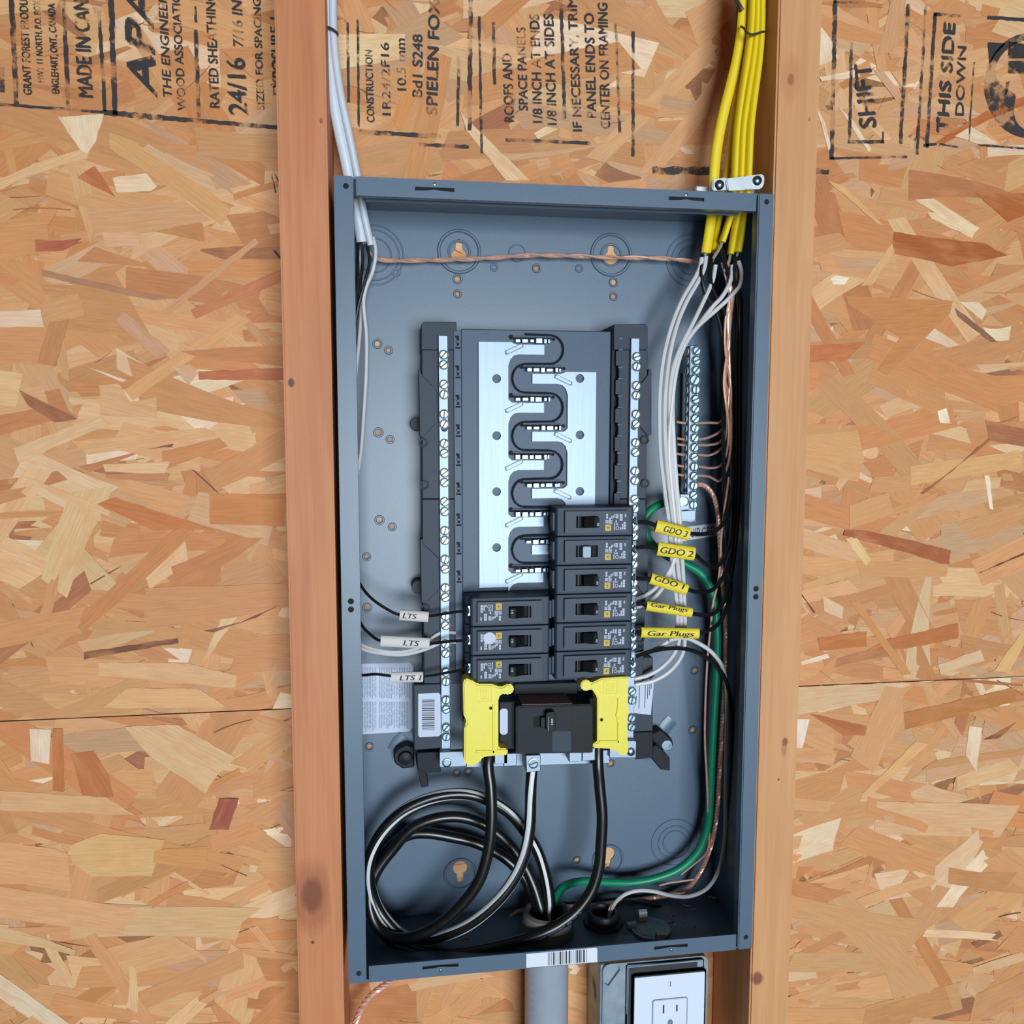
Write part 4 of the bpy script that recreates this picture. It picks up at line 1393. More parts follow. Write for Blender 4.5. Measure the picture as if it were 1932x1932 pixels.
# ================================================================== main breaker and the yellow lug covers
mbk = thing('main_breaker', 'wide black main breaker with one toggle between the yellow lug covers', 'main breaker', (181, 52, 185))
body = part(mbk, 'body', MB().prism_px([(974, 1333), (1118, 1329), (1119, 1421), (974, 1423)], 14, 50), 'black_plastic', bev=1.0, seg=2)
part(mbk, 'shoulder', MB().prism_px([(942, 1324), (978, 1323), (978, 1413), (942, 1415)], 26, 50), 'black_plastic', bev=.8)
part(mbk, 'shoulder', MB().prism_px([(1112, 1317), (1128, 1316), (1128, 1410), (1112, 1411)], 26, 50), 'black_plastic', bev=.8)
part(mbk, 'rear_housing', MB().prism_px([(970, 1290), (1090, 1287), (1090, 1318), (970, 1318)], 47, 53), 'black_plastic', bev=.8)
part(body, 'top_label', MB().extr([at(985, 1332, 17), at(1080, 1330, 17), (at(1080, 1330, 17)[0], 44, at(1080, 1330, 17)[2] + .2), (at(985, 1332, 17)[0], 44, at(985, 1332, 17)[2] + .2)], (0, 0, 1.4)), 'brown_label', label='brown paper label on top of the breaker')
part(body, 'front_label', MB().prism_px([(1078, 1334), (1117, 1333), (1117, 1419), (1078, 1420)], 13.7, 14.2), 'breaker_handle')
part(body, 'face_panel', MB().prism_px([(1042, 1380), (1077, 1379), (1077, 1418), (1042, 1419)], 13.75, 14.2), 'breaker')
part(body, 'toggle_well', MB().prism_px([(1007, 1353), (1048, 1351), (1048, 1371), (1007, 1373)], 13.6, 14.1), 'hole_dark')
tg = part(mbk, 'toggle', MB().prism_px([(1032, 1344), (1045, 1342), (1048, 1346), (1048, 1376), (1045, 1379), (1033, 1381), (1030, 1377), (1030, 1348)], 6.5, 14), 'breaker_handle', bev=.5)
part(tg, 'toggle_neck', MB().prism_px([(1020, 1354), (1033, 1353), (1033, 1373), (1020, 1373)], 10, 14), 'breaker_handle', bev=.4)
part(tg, 'toggle_edge', MB().prism_px([(1034, 1353), (1035.4, 1353), (1035.4, 1380), (1034, 1380)], 6.2, 6.8), 'print_grey')
a = at(1043.5, 1367, 6.2)
part(tg, 'rating_number', text_on(MB(), T_100, a, (a[0], a[1], a[2] + 5.2), (-1, 0, 0), 1.8), 'print_white')
part(mbk, 'rating_sticker', MB().prism_px([(943, 1341), (947, 1337), (955, 1337), (958, 1341), (958, 1382), (954, 1386), (947, 1386), (943, 1382)], 25.6, 26), 'sticker', label='small white oval sticker')
for (u, v) in ((945, 1432), (962, 1436), (1085, 1428), (1110, 1426)):
    c = at(u, v, 32)
    part(mbk, 'line_lug', MB().box(c[0] - 6, c[0] + 6, 30, 46, c[2] - 4, c[2] + 8), 'tin', bev=.6)

circ_px = lambda u, v, r, a0, a1, n=10: [(u + r * math.cos(a0 + (a1 - a0) * i / n), v - r * math.sin(a0 + (a1 - a0) * i / n)) for i in range(n + 1)]
Lp = [(877, 1280), (884, 1282), (892, 1285), (901, 1291), (927, 1291), (945, 1297)] + circ_px(959.5, 1301, 10.5, 2.6, -2.4) + \
     [(944, 1313), (940.5, 1318), (940.5, 1412), (958, 1413), (958, 1425), (930, 1427), (911, 1429), (906, 1438), (898, 1442), (889, 1447), (880, 1444), (876, 1436), (876, 1372), (880, 1366), (879, 1357), (875, 1350), (874, 1290)]
Rp = circ_px(1106, 1293.5, 10.8, 5.6, .35) + [(1118, 1288), (1135, 1280), (1186, 1277), (1185, 1332), (1187, 1342), (1184.5, 1360), (1184.5, 1398), (1187, 1410)] + \
     circ_px(1176, 1416, 9.5, .0, -2.6, 8) + [(1164, 1418), (1150, 1413), (1119, 1411.5), (1119, 1402), (1127, 1401), (1127, 1316), (1119, 1303)]
for nm_, poly, lab, hole, rect, sq in (
        ('L', Lp, 'yellow plastic lug cover left of the main breaker', (926, 1336), (898, 1330, 933, 1421), (901, 1297, 928, 1324)),
        ('R', Rp, 'yellow plastic lug cover right of the main breaker', (1135, 1358), (1131, 1318, 1168, 1402), (1139, 1284, 1165, 1309))):
    xs = [at(u, v, 12)[0] for u, v in poly]
    zs_ = [at(u, v, 12)[2] for u, v in poly]
    t = thing('lug_cover', lab, 'cover', ((min(xs) + max(xs)) / 2, 30, min(zs_)), 'yellow lug covers')
    b_ = part(t, 'shell', MB().prism_px(poly, 12, 30), 'cover_yellow', bev=1.2, seg=2)
    u0, v0, u1, v1 = rect
    g = MB()
    if nm_ == 'L':
        g.prism_px([(u1 - 4, v0), (u1, v0), (u1, v1), (u1 - 4, v1)], 10.9, 12.1).prism_px([(u0, v1 - 5), (u1, v1 - 5), (u1, v1), (u0, v1)], 10.9, 12.1)
    else:
        g.prism_px([(u1 - 3, v0), (u1, v0), (u1, v0 + 14), (u1 - 1, v0 + 20), (u1 - 4, v0 + 30), (u1 - 1, v0 + 38), (u1, v0 + 46), (u1, v1), (u1 - 3, v1), (u1 - 3, v0 + 46), (u1 - 6, v0 + 32), (u1 - 3, v0 + 16)], 10.9, 12.1)
        g.prism_px([(u0, v1 - 5), (u1, v1 - 5), (u1, v1), (u0, v1)], 10.9, 12.1)
    part(b_, 'raised_rim', g, 'cover_yellow', bev=.3)
    c = at(hole[0], hole[1], 12)
    part(b_, 'probe_hole', MB().cyl((c[0], 11.9, c[2]), (0, 1, 0), 1.5, .3, 14), 'hole_dark')
    u0, v0, u1, v1 = sq
    for q in (0, 5.5, 9.5):
        a0, a1 = axz(u0 + q, v1 - q, 12), axz(u1 - q, v0 + q, 12)
        ring = plate_with_holes([a0, (a1[0], a0[1]), a1, (a0[0], a1[1])], [[(a0[0] + .35, a0[1] + .35), (a1[0] - .35, a0[1] + .35), (a1[0] - .35, a1[1] - .35), (a0[0] + .35, a1[1] - .35)]], 11.6, 12.1)
        part(b_, 'moulded_square', ring, 'cover_yellow')

# neutral lug in the middle
nl = thing('neutral_lug', 'square silver neutral lug with one screw below the main breaker', 'lug', (at(1006, 1440, 30)[0], 34, at(1006, 1456, 30)[2]))
part(nl, 'lug_block', MB().prism_px([(992, 1425), (1020, 1424), (1020, 1455), (993, 1458)], 24, 46), 'tin', bev=.6)
c = at(1006, 1440, 24)
part(nl, 'set_screw', MB().lathe((c[0], 23.7, c[2]), (0, -1, 0), [(4.6, 0), (4.6, .9), (3.9, 1.0), (3.6, .2), (0.01, .2)], 20), 'zinc')
part(nl, 'screw_slot', MB().tube([(c[0] - 3.4, 23.4, c[2] - 1), (c[0] + 3.4, 23.4, c[2] + 1.2)], .6, 6), 'steel_galv')

# ================================================================== ground bar on the right
GY = 63.0
gx0, gx1 = at(1299, 800, GY)[0], at(1317, 800, GY)[0]
gb = thing('ground_bar', 'silver grounding bar with a row of screws on the right of the box', 'ground bar', ((gx0 + gx1) / 2, D - T, 384))
part(gb, 'bar', MB().box(gx0, gx1, GY, GY + 12, at(1305, 985, GY)[2], at(1305, 652, GY)[2]), 'tin', bev=.5)
part(gb, 'standoff', MB().box(gx0 + 1, gx1 - 1, GY + 12, D - T, 395, 410).box(gx0 + 1, gx1 - 1, GY + 12, D - T, 525, 540), 'zinc')
mat('dull_zinc', (196, 204, 210), 0.5, metal=0.2)
kn = finish('wire_port', MB().lathe((0, 0, 0), (-1, 0, 0), [(3.3, 0), (3.3, .9), (2.2, 1.0), (2.0, .1)], 12), 'dull_zinc', (0, 0, 0))
zt, zb_ = at(1305, 662, GY)[2], at(1305, 945, GY)[2]
for k in range(18):
    z = zt + (zb_ - zt) * k / 15.6
    if z < at(1305, 968, GY)[2]:
        break
    if k == 3:
        inst(gb, 'mounting_screw', screw_me, ((gx0 + gx1) / 2, GY - .6, z), rot=(0, .5, 0), scale=(1.35, 1, 1.35))
    else:
        inst(gb, 'terminal_screw', screw_me, ((gx0 + gx1) / 2 + 1.2, GY - .6, z), rot=(0, rot_r.uniform(0, 1.4), 0), scale=(1.05, 1.2, 1.05))
    inst(gb, 'wire_port', kn, (gx0 + .1, GY + 6, z))
lg_ = part(gb, 'ground_lug', MB().prism_px([(1283, 932), (1301, 932), (1301, 962), (1283, 964)], GY - 12, GY + 8), 'tin', bev=.6)
c = at(1290, 946, GY - 12)
part(lg_, 'set_screw', MB().lathe((c[0], GY - 12.3, c[2]), (0, -1, 0), [(4.8, 0), (4.8, .8), (4, .9), (3.7, .2), (0.01, .2)], 18), 'zinc')
part(gb, 'lug_tongue', MB().prism_px([(1284, 964), (1312, 962), (1313, 980), (1306, 986), (1286, 984)], GY - 2, GY + 4), 'tin', bev=.5)

# ================================================================== wires
def wire(name, pts, r, m, label, cat='wire', group=None, seg=8, n=7, flat=None, world=False):
    P = spline(pts if world else px(pts), n)
    return single(name, MB().tube(P, r, seg, flat=flat), m, label, cat, group, smooth=True), P


def stranded(mb, path, R_, rs_, ns, pitch, seg=5):
    P = [Vector(p) for p in path]
    n = len(P)
    acc, s = [0.0], 0.0
    for i in range(1, n):
        s += (P[i] - P[i - 1]).length
        acc.append(s)
    T_ = [(P[min(i + 1, n - 1)] - P[max(i - 1, 0)]).normalized() for i in range(n)]
    for k in range(ns):
        q = []
        for i in range(n):
            ref = Vector((0, -1, .03))
            e1 = (ref - T_[i] * ref.dot(T_[i])).normalized()
            e2 = T_[i].cross(e1)
            th = 2 * PI * (acc[i] / pitch + k / ns)
            q.append(P[i] + (e1 * math.cos(th) + e2 * math.sin(th)) * R_)
        mb.tube(q, rs_, seg)
    return mb


def resample(P, step):
    P = [Vector(p) for p in P]
    out = [P[0]]
    d = 0.0
    for i in range(1, len(P)):
        seg_ = P[i] - P[i - 1]
        L = seg_.length
        while d + L >= step:
            t = (step - d) / L
            q = P[i - 1] + seg_ * t
            out.append(q)
            P[i - 1] = q
            seg_ = P[i] - q
            L = seg_.length
            d = 0.0
        d += L
    out.append(P[-1])
    return out


# ---- service feeders
hubc = (181.0, 49.0)
f1 = [(926, 1415, 38), (921, 1440, 34), (926, 1490, 30), (927, 1556, 27), (920, 1611, 26), (903, 1663, 26), (869, 1709, 28), (829, 1744, 32), (785, 1766, 38), (748, 1770, 46),
      (716, 1752, 54), (699, 1715, 60), (698, 1676, 64), (713, 1640, 66), (740, 1604, 67), (776, 1564, 66), (816, 1546, 65), (863, 1541, 65), (908, 1553, 65), (950, 1582, 64),
      (985, 1625, 62), (1006, 1668, 58), (1020, 1712, 52)]
P = spline(px(f1), 8)
P += [Vector((178, 50, 10)), Vector((178, 50, -40))]
single('feeder_cable', MB().tube(P, 5.2, 12), 'wire_black', 'thick black feeder cable hanging from the left yellow lug cover and coiling into the conduit', 'cable', 'service feeders', smooth=True)
f3 = [(1128, 1405, 38), (1128, 1440, 34), (1131, 1480, 33), (1136, 1540, 31), (1134, 1590, 30), (1130, 1635, 29), (1117, 1678, 28), (1093, 1713, 27), (1060, 1741, 26), (1024, 1760, 26),
      (980, 1775, 28), (920, 1790, 30), (850, 1800, 34), (780, 1795, 40), (728, 1765, 52), (706, 1725, 64), (700, 1680, 72), (716, 1628, 76), (745, 1590, 78), (776, 1574, 78), (807, 1572, 77), (851, 1579, 76),
      (900, 1591, 75), (952, 1618, 73), (987, 1653, 68), (1006, 1690, 60), (1016, 1714, 54)]
P = spline(px(f3), 8)
P += [Vector((170, 52, 10)), Vector((170, 52, -40))]
fo = thing('feeder_cable', 'thick black feeder cable hanging from the right yellow lug cover and sweeping along the bottom', 'cable', tuple(P[-1]), 'service feeders')
part(fo, 'insulation', MB().tube(P, 5.2, 12), 'wire_black', smooth=True)
# print on the sweep
tv = TEXTS[T_RES]
Q = spline(px([(996, 1770, 26), (1024, 1760, 26), (1060, 1741, 26), (1093, 1713, 27)]), 12)
Qs = resample(Q, 1.0)
mb = MB()
vs = []
for x, y, z in tv[0]:
    s = (x - tv[2]) / (tv[3] - tv[2]) * (len(Qs) - 2)
    i = min(int(s), len(Qs) - 2)
    p = Qs[i].lerp(Qs[i + 1], s - i)
    t_ = (Qs[i + 1] - Qs[i]).normalized()
    e2 = Vector((-t_.z, 0, t_.x)).normalized()
    off = -2.6 + 2.4 * y / .72
    vs.append(p + e2 * off + Vector((0, -1, 0)) * (math.sqrt(max(0, 5.2 ** 2 - off ** 2)) + .06))
part(fo, 'cable_print', mb.add(vs, tv[1]), 'print_grey')

f2 = [(1005, 1440, 34), (1003, 1462, 32), (1001, 1500, 30), (999, 1560, 28), (990, 1611, 27), (970, 1658, 27), (937, 1701, 28), (891, 1740, 32), (850, 1761, 38), (806, 1774, 46),
      (760, 1764, 54), (724, 1730, 60), (704, 1692, 62), (696, 1650, 60), (700, 1612, 57), (722, 1568, 55), (760, 1530, 54), (805, 1508, 54), (852, 1498, 54), (892, 1500, 54), (930, 1514, 54),
      (966, 1538, 54), (992, 1570, 53), (1014, 1606, 52), (1030, 1655, 51), (1038, 1700, 50), (1039, 1722, 49)]
P2 = spline(px(f2), 8)
P2 += [Vector((187, 48, 8)), Vector((187, 48, -40))]
nf = thing('neutral_cable', 'thick black neutral cable with white stripes coiling from the silver lug into the conduit', 'cable', tuple(P2[-1]), 'service feeders')
cb = part(nf, 'insulation', MB().tube(P2, 5.2, 12), 'wire_black', smooth=True)
for (ph, tw, wd) in ((-.15, 5.2, .40), (2.0, 5.2, .28), (4.1, 5.2, .30)):
    part(cb, 'stripe', MB().tube(P2, 5.2, 5, a0=-wd, a1=wd, twist=tw, ph=ph, off=.06), 'stripe_white', smooth=True)

# ---- green equipment ground
wire('ground_wire', [(1292, 952, 62), (1268, 946, 60), (1247, 951, 58), (1225, 966, 56), (1214, 988, 56), (1221, 1013, 57), (1234, 1030, 58), (1264, 1052, 60), (1295, 1065, 60), (1321, 1081, 60), (1339, 1107, 60), (1348, 1140, 60),
                     (1353, 1194, 60), (1352, 1260, 61), (1347, 1350, 63), (1343, 1430, 65), (1340, 1500, 67), (1335, 1560, 69), (1318, 1604, 71), (1285, 1637, 73), (1240, 1656, 74), (1190, 1665, 74), (1140, 1664, 72), (1095, 1663, 68), (1062, 1674, 62), (1046, 1700, 54), (1042, 1730, 50)],
     3.8, 'wire_green', 'thick green ground wire running from the ground bar down to the conduit', 'wire', seg=12)

# ---- stranded bare copper from the ground bar to the bottom and out
sc = [(1310, 914, 66), (1328, 916, 66), (1343, 930, 66), (1353, 960, 64), (1357, 1000, 62), (1361, 1080, 60), (1368, 1150, 58), (1369, 1250, 58), (1364, 1350, 60), (1358, 1450, 62), (1352, 1540, 65), (1340, 1600, 70), (1318, 1650, 76), (1294, 1678, 80), (1255, 1690, 83), (1200, 1698, 85), (1150, 1704, 86), (1090, 1711, 86)]
P = [Vector(p) for p in spline(px(sc), 10)] + [Vector(atz(1020, 1716, 3.4)), Vector(atz(975, 1721, 3.2)), Vector(atz(938, 1737, 2.2)), Vector((140, 72, -8)), Vector((132, 70, -16))]
P = resample(spline(P[::4] + [P[-1]], 4), 1.6)
single('bare_ground_conductor', stranded(MB(), P, 1.25, 1.15, 4, 14), 'copper', 'stranded bare copper conductor running down beside the green wire and along the box floor', 'wire', smooth=True)
P = resample(spline(px([(758, 1838, 72), (740, 1850, 70), (715, 1866, 68), (693, 1886, 66), (678, 1910, 64), (668, 1940, 62), (660, 1990, 60)]), 8), 1.4)
single('bare_ground_conductor', stranded(MB(), P, 1.7, 1.5, 4, 20), 'copper', 'stranded bare copper conductor hanging below the box in the left corner', 'wire', smooth=True)

# ---- slender copper grounds leaving the ground bar
rows = [(798, 797), (829, 815), (840, 835), (858, 850), (880, 880), (897, 908)]
cl_ = ['topmost', 'second', 'third', 'fourth', 'fifth', 'lowest']
for k, (va, vb) in enumerate(rows):
    sag = (0, 3, 2, 5, 3, -3)[k]
    u2 = 1374 + (k % 3) * 3
    pts = [(1276 + (k % 3), va - 2, 70), (1290, va, 70), (1318, va, 69), (1338, (va + vb) / 2 + sag, 66), (1357, vb, 62), (1368, vb - 16, 54), (u2 - 2, vb - 60, 47), (u2 - 5 + 5 * math.sin(k * 1.3), 720, 46), (1372 + 4 * math.sin(k * 2.1), 660, 46), (1374 + 5 * math.cos(k * 1.7), 600, 45), (1374 + k * 3, 545, 44), (1362 + k * 6, 495, 42)]
    wire('copper_ground', pts, 1.2, 'copper', '%s slender copper wire curving out of the ground bar' % cl_[k], 'wire', 'copper wires from the ground bar', seg=6, n=6)
wire('copper_ground', [(1375, 900, 50), (1362, 1000, 46), (1356, 1090, 42), (1345, 1140, 40), (1341, 1180, 42), (1335, 1240, 50), (1331, 1320, 58), (1330, 1400, 62), (1333, 1460, 64), (1336, 1530, 66), (1338, 1580, 68), (1332, 1610, 72), (1310, 1630, 77), (1285, 1650, 82)],
     1.0, 'copper', 'slender copper wire bowing down in front of the green wire', 'wire', seg=6)
wire('copper_ground', [(1310, 1659, 77), (1290, 1662, 78), (1262, 1666, 79), (1243, 1671, 80)], 1.0, 'copper', 'short copper wire end below the green wire bend', 'wire', seg=6)

# ---- twisted copper pair crossing the top
path = px([(700, 480, 74), (712, 488, 76), (745, 492, 78), (800, 491, 79), (860, 490, 79), (920, 487, 79), (1000, 482, 78), (1080, 483, 78), (1160, 486, 77), (1240, 487, 76), (1290, 491, 74), (1325, 498, 68)])
P = resample(spline(path, 8), 1.6)
single('copper_jumper', stranded(MB(), P, 1.0, 1.25, 2, 50, 6), 'copper', 'twisted copper pair stretched across the top of the box', 'wire', smooth=True)

# ---- white neutrals of the right bundle
wn = [[(1324, 486, 44), (1320, 505, 44), (1311, 524, 44), (1288, 563, 42), (1268, 611, 40), (1252, 673, 38), (1245, 735, 37), (1244, 800, 37), (1246, 860, 37), (1253, 920, 38), (1261, 980, 39), (1266, 1037, 40), (1273, 1106, 40), (1278, 1160, 40), (1274, 1194, 42), (1252, 1216, 44), (1222, 1230, 47), (1196, 1236, 50)],
      [(1332, 484, 44), (1329, 505, 43), (1320, 526, 43), (1296, 568, 41), (1278, 611, 39), (1263, 673, 37), (1255, 745, 36), (1254, 810, 36), (1258, 880, 36), (1266, 950, 37), (1273, 1010, 38), (1279, 1070, 39), (1284, 1130, 40), (1284, 1185, 41), (1276, 1225, 44), (1252, 1256, 47), (1222, 1274, 49), (1197, 1281, 51)],
      [(1350, 500, 42), (1345, 528, 42), (1334, 554, 42), (1308, 608, 41), (1287, 648, 39), (1271, 690, 37), (1264, 740, 36), (1264, 800, 36), (1268, 870, 36), (1277, 950, 37), (1283, 1010, 38), (1288, 1070, 39), (1291, 1130, 40), (1292, 1190, 41), (1288, 1232, 44), (1266, 1264, 47), (1234, 1284, 49), (1199, 1292, 51)],
      [(1382, 500, 36), (1378, 530, 37), (1362, 560, 40), (1346, 577, 41), (1318, 613, 41), (1291, 650, 39), (1276, 690, 37), (1269, 760, 36), (1271, 830, 36), (1277, 920, 36), (1283, 985, 37), (1277, 1040, 38), (1264, 1075, 40), (1240, 1106, 44), (1216, 1124, 48), (1196, 1131, 51)],
      [(1393, 492, 34), (1399, 512, 34), (1397, 535, 36), (1376, 562, 38), (1350, 586, 40), (1313, 620, 40), (1290, 655, 38), (1276, 700, 36), (1267, 770, 35), (1262, 850, 35), (1268, 930, 36), (1274, 1000, 37), (1270, 1060, 39), (1256, 1098, 42), (1238, 1124, 45), (1216, 1140, 48), (1197, 1147, 51)]]
wl_ = ['leftmost white wire of the bundle, bending to the bar beside the bottom breaker', 'second white wire from the left of the bundle, low sweep to the bar', 'third white wire of the bundle with the widest low sweep to the bar',
       'white wire of the bundle turning off to the bar above the upper Gar Plugs tag', 'white wire looping near the right wall, ending behind the upper Gar Plugs tag']
for k, p in enumerate(wn):
    wire('neutral_wire', p, 1.95, 'wire_white', wl_[k], 'wire', 'white neutral wires in the right bundle', seg=8)
wire('neutral_wire', [(1262, 1208, 40), (1290, 1203, 40), (1315, 1212, 42), (1342, 1230, 44), (1362, 1256, 46), (1370, 1290, 50), (1371, 1350, 54), (1370, 1420, 56), (1369, 1500, 58), (1368, 1570, 60), (1362, 1620, 62), (1350, 1655, 64), (1330, 1679, 66), (1300, 1691, 67), (1268, 1690, 67), (1235, 1682, 67), (1205, 1680, 66), (1178, 1688, 64), (1160, 1704, 61), (1152, 1722, 58), (1148, 1745, 57)],
     1.95, 'wire_white', 'white wire arching past the green wire and down into the small bottom hub', 'wire', seg=8)
wire('branch_wire', [(1200, 1238, 34), (1225, 1230, 36), (1255, 1224, 38), (1290, 1224, 40), (1322, 1234, 42), (1350, 1255, 44), (1368, 1280, 46), (1378, 1320, 48), (1380, 1400, 50), (1378, 1500, 54), (1376, 1590, 60), (1374, 1660, 70), (1340, 1715, 76), (1280, 1718, 76), (1215, 1704, 74), (1176, 1702, 68), (1158, 1716, 60), (1146, 1745, 58)],
     1.9, 'wire_black', 'black wire arching from the bottom right breaker down the right wall', 'wire', seg=8)
wire('copper_ground', [(1156, 1704, 62), (1149, 1716, 59), (1147, 1745, 58)], .9, 'copper', 'short copper wire end dropping into the small bottom hub', 'wire', seg=6)

# ---- black branch wires of the right bundle
bw = [[(1203, 985, 27), (1222, 986, 26), (1240, 992, 26), (1300, 1006, 26), (1325, 1008, 28), (1348, 1002, 32), (1366, 985, 38), (1378, 950, 44), (1383, 900, 48), (1384, 800, 50), (1386, 700, 50), (1388, 620, 48), (1386, 560, 46), (1383, 520, 42), (1379, 488, 40)],
      [(1200, 1033, 27), (1222, 1032, 26), (1240, 1034, 26), (1309, 1046, 26), (1326, 1060, 28), (1345, 1070, 32), (1362, 1060, 38), (1374, 1030, 44), (1380, 960, 48), (1378, 850, 50), (1376, 740, 50), (1374, 640, 48), (1366, 585, 45), (1349, 555, 42), (1340, 520, 42), (1343, 478, 44)],
      [(1200, 1091, 27), (1215, 1092, 26), (1227, 1093, 26), (1296, 1112, 26), (1316, 1117, 28), (1340, 1115, 32), (1360, 1096, 38), (1374, 1062, 44), (1384, 1000, 47), (1389, 900, 48), (1390, 780, 48), (1390, 660, 46), (1394, 600, 42), (1392, 550, 38), (1384, 520, 36), (1389, 484, 34)],
      [(1200, 1140, 27), (1212, 1139, 26), (1220, 1143, 26), (1304, 1157, 26), (1322, 1160, 28), (1345, 1158, 32), (1364, 1138, 38), (1374, 1112, 44), (1385, 1050, 46), (1394, 940, 46), (1396, 800, 45), (1397, 680, 43), (1398, 600, 40), (1393, 545, 38), (1372, 510, 38), (1363, 470, 40)],
      [(1198, 1193, 27), (1206, 1193, 26), (1212, 1193, 26), (1317, 1195, 26), (1336, 1190, 28), (1354, 1178, 33), (1370, 1150, 39), (1378, 1115, 44), (1370, 1000, 50), (1366, 900, 52), (1365, 800, 53), (1364, 700, 53), (1362, 640, 50), (1350, 588, 46), (1334, 562, 43), (1326, 538, 42), (1322, 510, 43), (1324, 482, 46)]]
bl_ = ['black wire running through the topmost yellow tag, GDO 3', 'black wire running through the second yellow tag, GDO 2', 'black wire running through the third yellow tag, GDO 1', 'black wire running through the upper Gar Plugs tag', 'black wire running through the lower Gar Plugs tag']
for k, p in enumerate(bw):
    wire('branch_wire', p, 1.9, 'wire_black', bl_[k], 'wire', 'black branch wires in the right bundle', seg=8)

# ---- tags on the wires
def wire_tag(u0, v0, u1, v1, hpx, Y, m, text, t0, t1, base, hcap, label, group):
    a, b = Vector(at(u0, v0, Y)), Vector(at(u1, v1, Y))
    e = (b - a).normalized()
    up = Vector((-e.z, 0, e.x))
    if up.z < 0:
        up = -up
    ha = hpx / 2.2 / 2
    dep = 2.7
    t = thing('wire_tag', label, 'wire tag', tuple((a + b) / 2 - Vector((0, 0, ha))), group)
    P = [a + (b - a) * (i / 8) for i in range(9)]
    part(t, 'sleeve', MB().tube(P, 1, 20, flat=(up, ha, dep)), m, smooth=True)
    vs, fs, x0, x1, _, _ = TEXTS[HAND[text]]
    out = []
    vs2 = [(x + dx, y, z) for dx in (0, .05) for x, y, z in vs]
    fs = list(fs) + [tuple(i + len(vs) for i in f) for f in fs]
    for x, y, z in vs2:
        f_ = t0 + (t1 - t0) * (x - x0) / (x1 - x0)
        s = ha * (base + hcap * y / .72)
        s = max(-ha * .95, min(ha * .95, s))
        d = dep * math.sqrt(max(0, 1 - (s / ha) ** 2)) + .12
        out.append(a + (b - a) * f_ + up * s + Vector((0, -d, 0)))
    part(t, 'handwriting', MB().add(out, fs), 'pen')


G1, G2 = 'yellow tags on the right-hand wires', 'white tags on the left-hand wires'
wire_tag(1237, 992, 1300, 1008, 25, 26, 'label_yellow', 'GDO 3', .22, .92, -.55, 1.0, 'topmost yellow wire tag, handwritten GDO 3', G1)
wire_tag(1240, 1035, 1310, 1045, 27, 26, 'label_yellow', 'GDO 2', .06, .93, -.5, .95, 'second yellow wire tag from the top, handwritten GDO 2', G1)
wire_tag(1227, 1091, 1296, 1113, 22, 26, 'label_yellow', 'GDO 1', .08, .88, -.1, 1.0, 'third yellow wire tag from the top, handwritten GDO 1', G1)
wire_tag(1219, 1143, 1305, 1156, 19, 26, 'label_yellow', 'Gar Plugs', .08, .88, .1, .85, 'upper of two yellow wire tags handwritten Gar Plugs', G1)
wire_tag(1209, 1193, 1318, 1195, 21, 26, 'label_yellow', 'Gar Plugs', .1, .9, -.5, 1.0, 'lower of two yellow wire tags handwritten Gar Plugs', G1)
wire_tag(754, 1160, 808, 1164, 21, 40, 'label_white', 'LTS', .1, .58, -.45, .95, 'upper white wire tag handwritten LTS', G2)
wire_tag(718, 1209, 810, 1214, 22, 40, 'label_white', 'LTS', .46, .78, -.45, .95, 'longest white wire tag handwritten LTS, middle of three', G2)
wire_tag(738, 1278, 798, 1277, 21, 40, 'label_white', 'LTS 1', .26, .94, -.45, .95, 'lowest white wire tag handwritten LTS 1', G2)

# ---- left-hand wires
lw = [[(880, 1152, 30), (850, 1156, 34), (810, 1162, 39), (754, 1160, 40), (728, 1148, 42), (700, 1128, 46), (682, 1106, 52), (668, 1070, 60), (660, 1000, 66), (662, 900, 68), (664, 760, 68), (668, 640, 66), (676, 580, 64), (688, 534, 64), (697, 492, 66), (692, 460, 68)],
      [(880, 1208, 30), (850, 1210, 34), (810, 1214, 39), (718, 1209, 40), (700, 1198, 44), (682, 1178, 50), (668, 1130, 60), (656, 1040, 66), (656, 900, 70), (662, 740, 70), (670, 620, 68), (680, 540, 68), (684, 490, 70), (682, 455, 70)],
      [(880, 1262, 30), (850, 1268, 34), (798, 1276, 39), (738, 1275, 42), (710, 1272, 46), (680, 1273, 52), (660, 1260, 60), (650, 1180, 68), (650, 1000, 70), (656, 800, 72), (664, 620, 70), (674, 520, 70), (676, 460, 70)]]
for k, p in enumerate(lw):
    wire('branch_wire', p, 1.3, 'wire_black', ['black wire running through the upper LTS tag', 'black wire running through the middle LTS tag', 'black wire running through the LTS 1 tag'][k], 'wire', 'black branch wires on the left', seg=8)
lww = [[(860, 1194, 50), (832, 1194, 50), (812, 1206, 49), (790, 1222, 48), (750, 1230, 50), (712, 1226, 52), (680, 1214, 58), (662, 1190, 64), (656, 1080, 70), (664, 950, 74), (680, 860, 74), (687, 770, 73), (691, 697, 72), (691, 630, 71), (686, 570, 69), (690, 545, 67), (703, 512, 64), (709, 476, 64), (704, 448, 66)],
       [(860, 1211, 50), (834, 1212, 50), (815, 1220, 49), (790, 1229, 49), (760, 1235, 50), (722, 1233, 52), (680, 1222, 58), (660, 1200, 64), (650, 1080, 74), (656, 900, 80), (668, 740, 80), (678, 640, 80), (682, 580, 79), (683, 525, 77), (680, 480, 75), (684, 452, 74)]]
for k, p in enumerate(lww):
    wire('neutral_wire', p, 1.6, 'wire_white', ['white wire on the left rising to the neutral bar behind the middle LTS tag', 'lower white wire sagging under the middle LTS tag'][k], 'wire', 'white neutral wires on the left', seg=8)
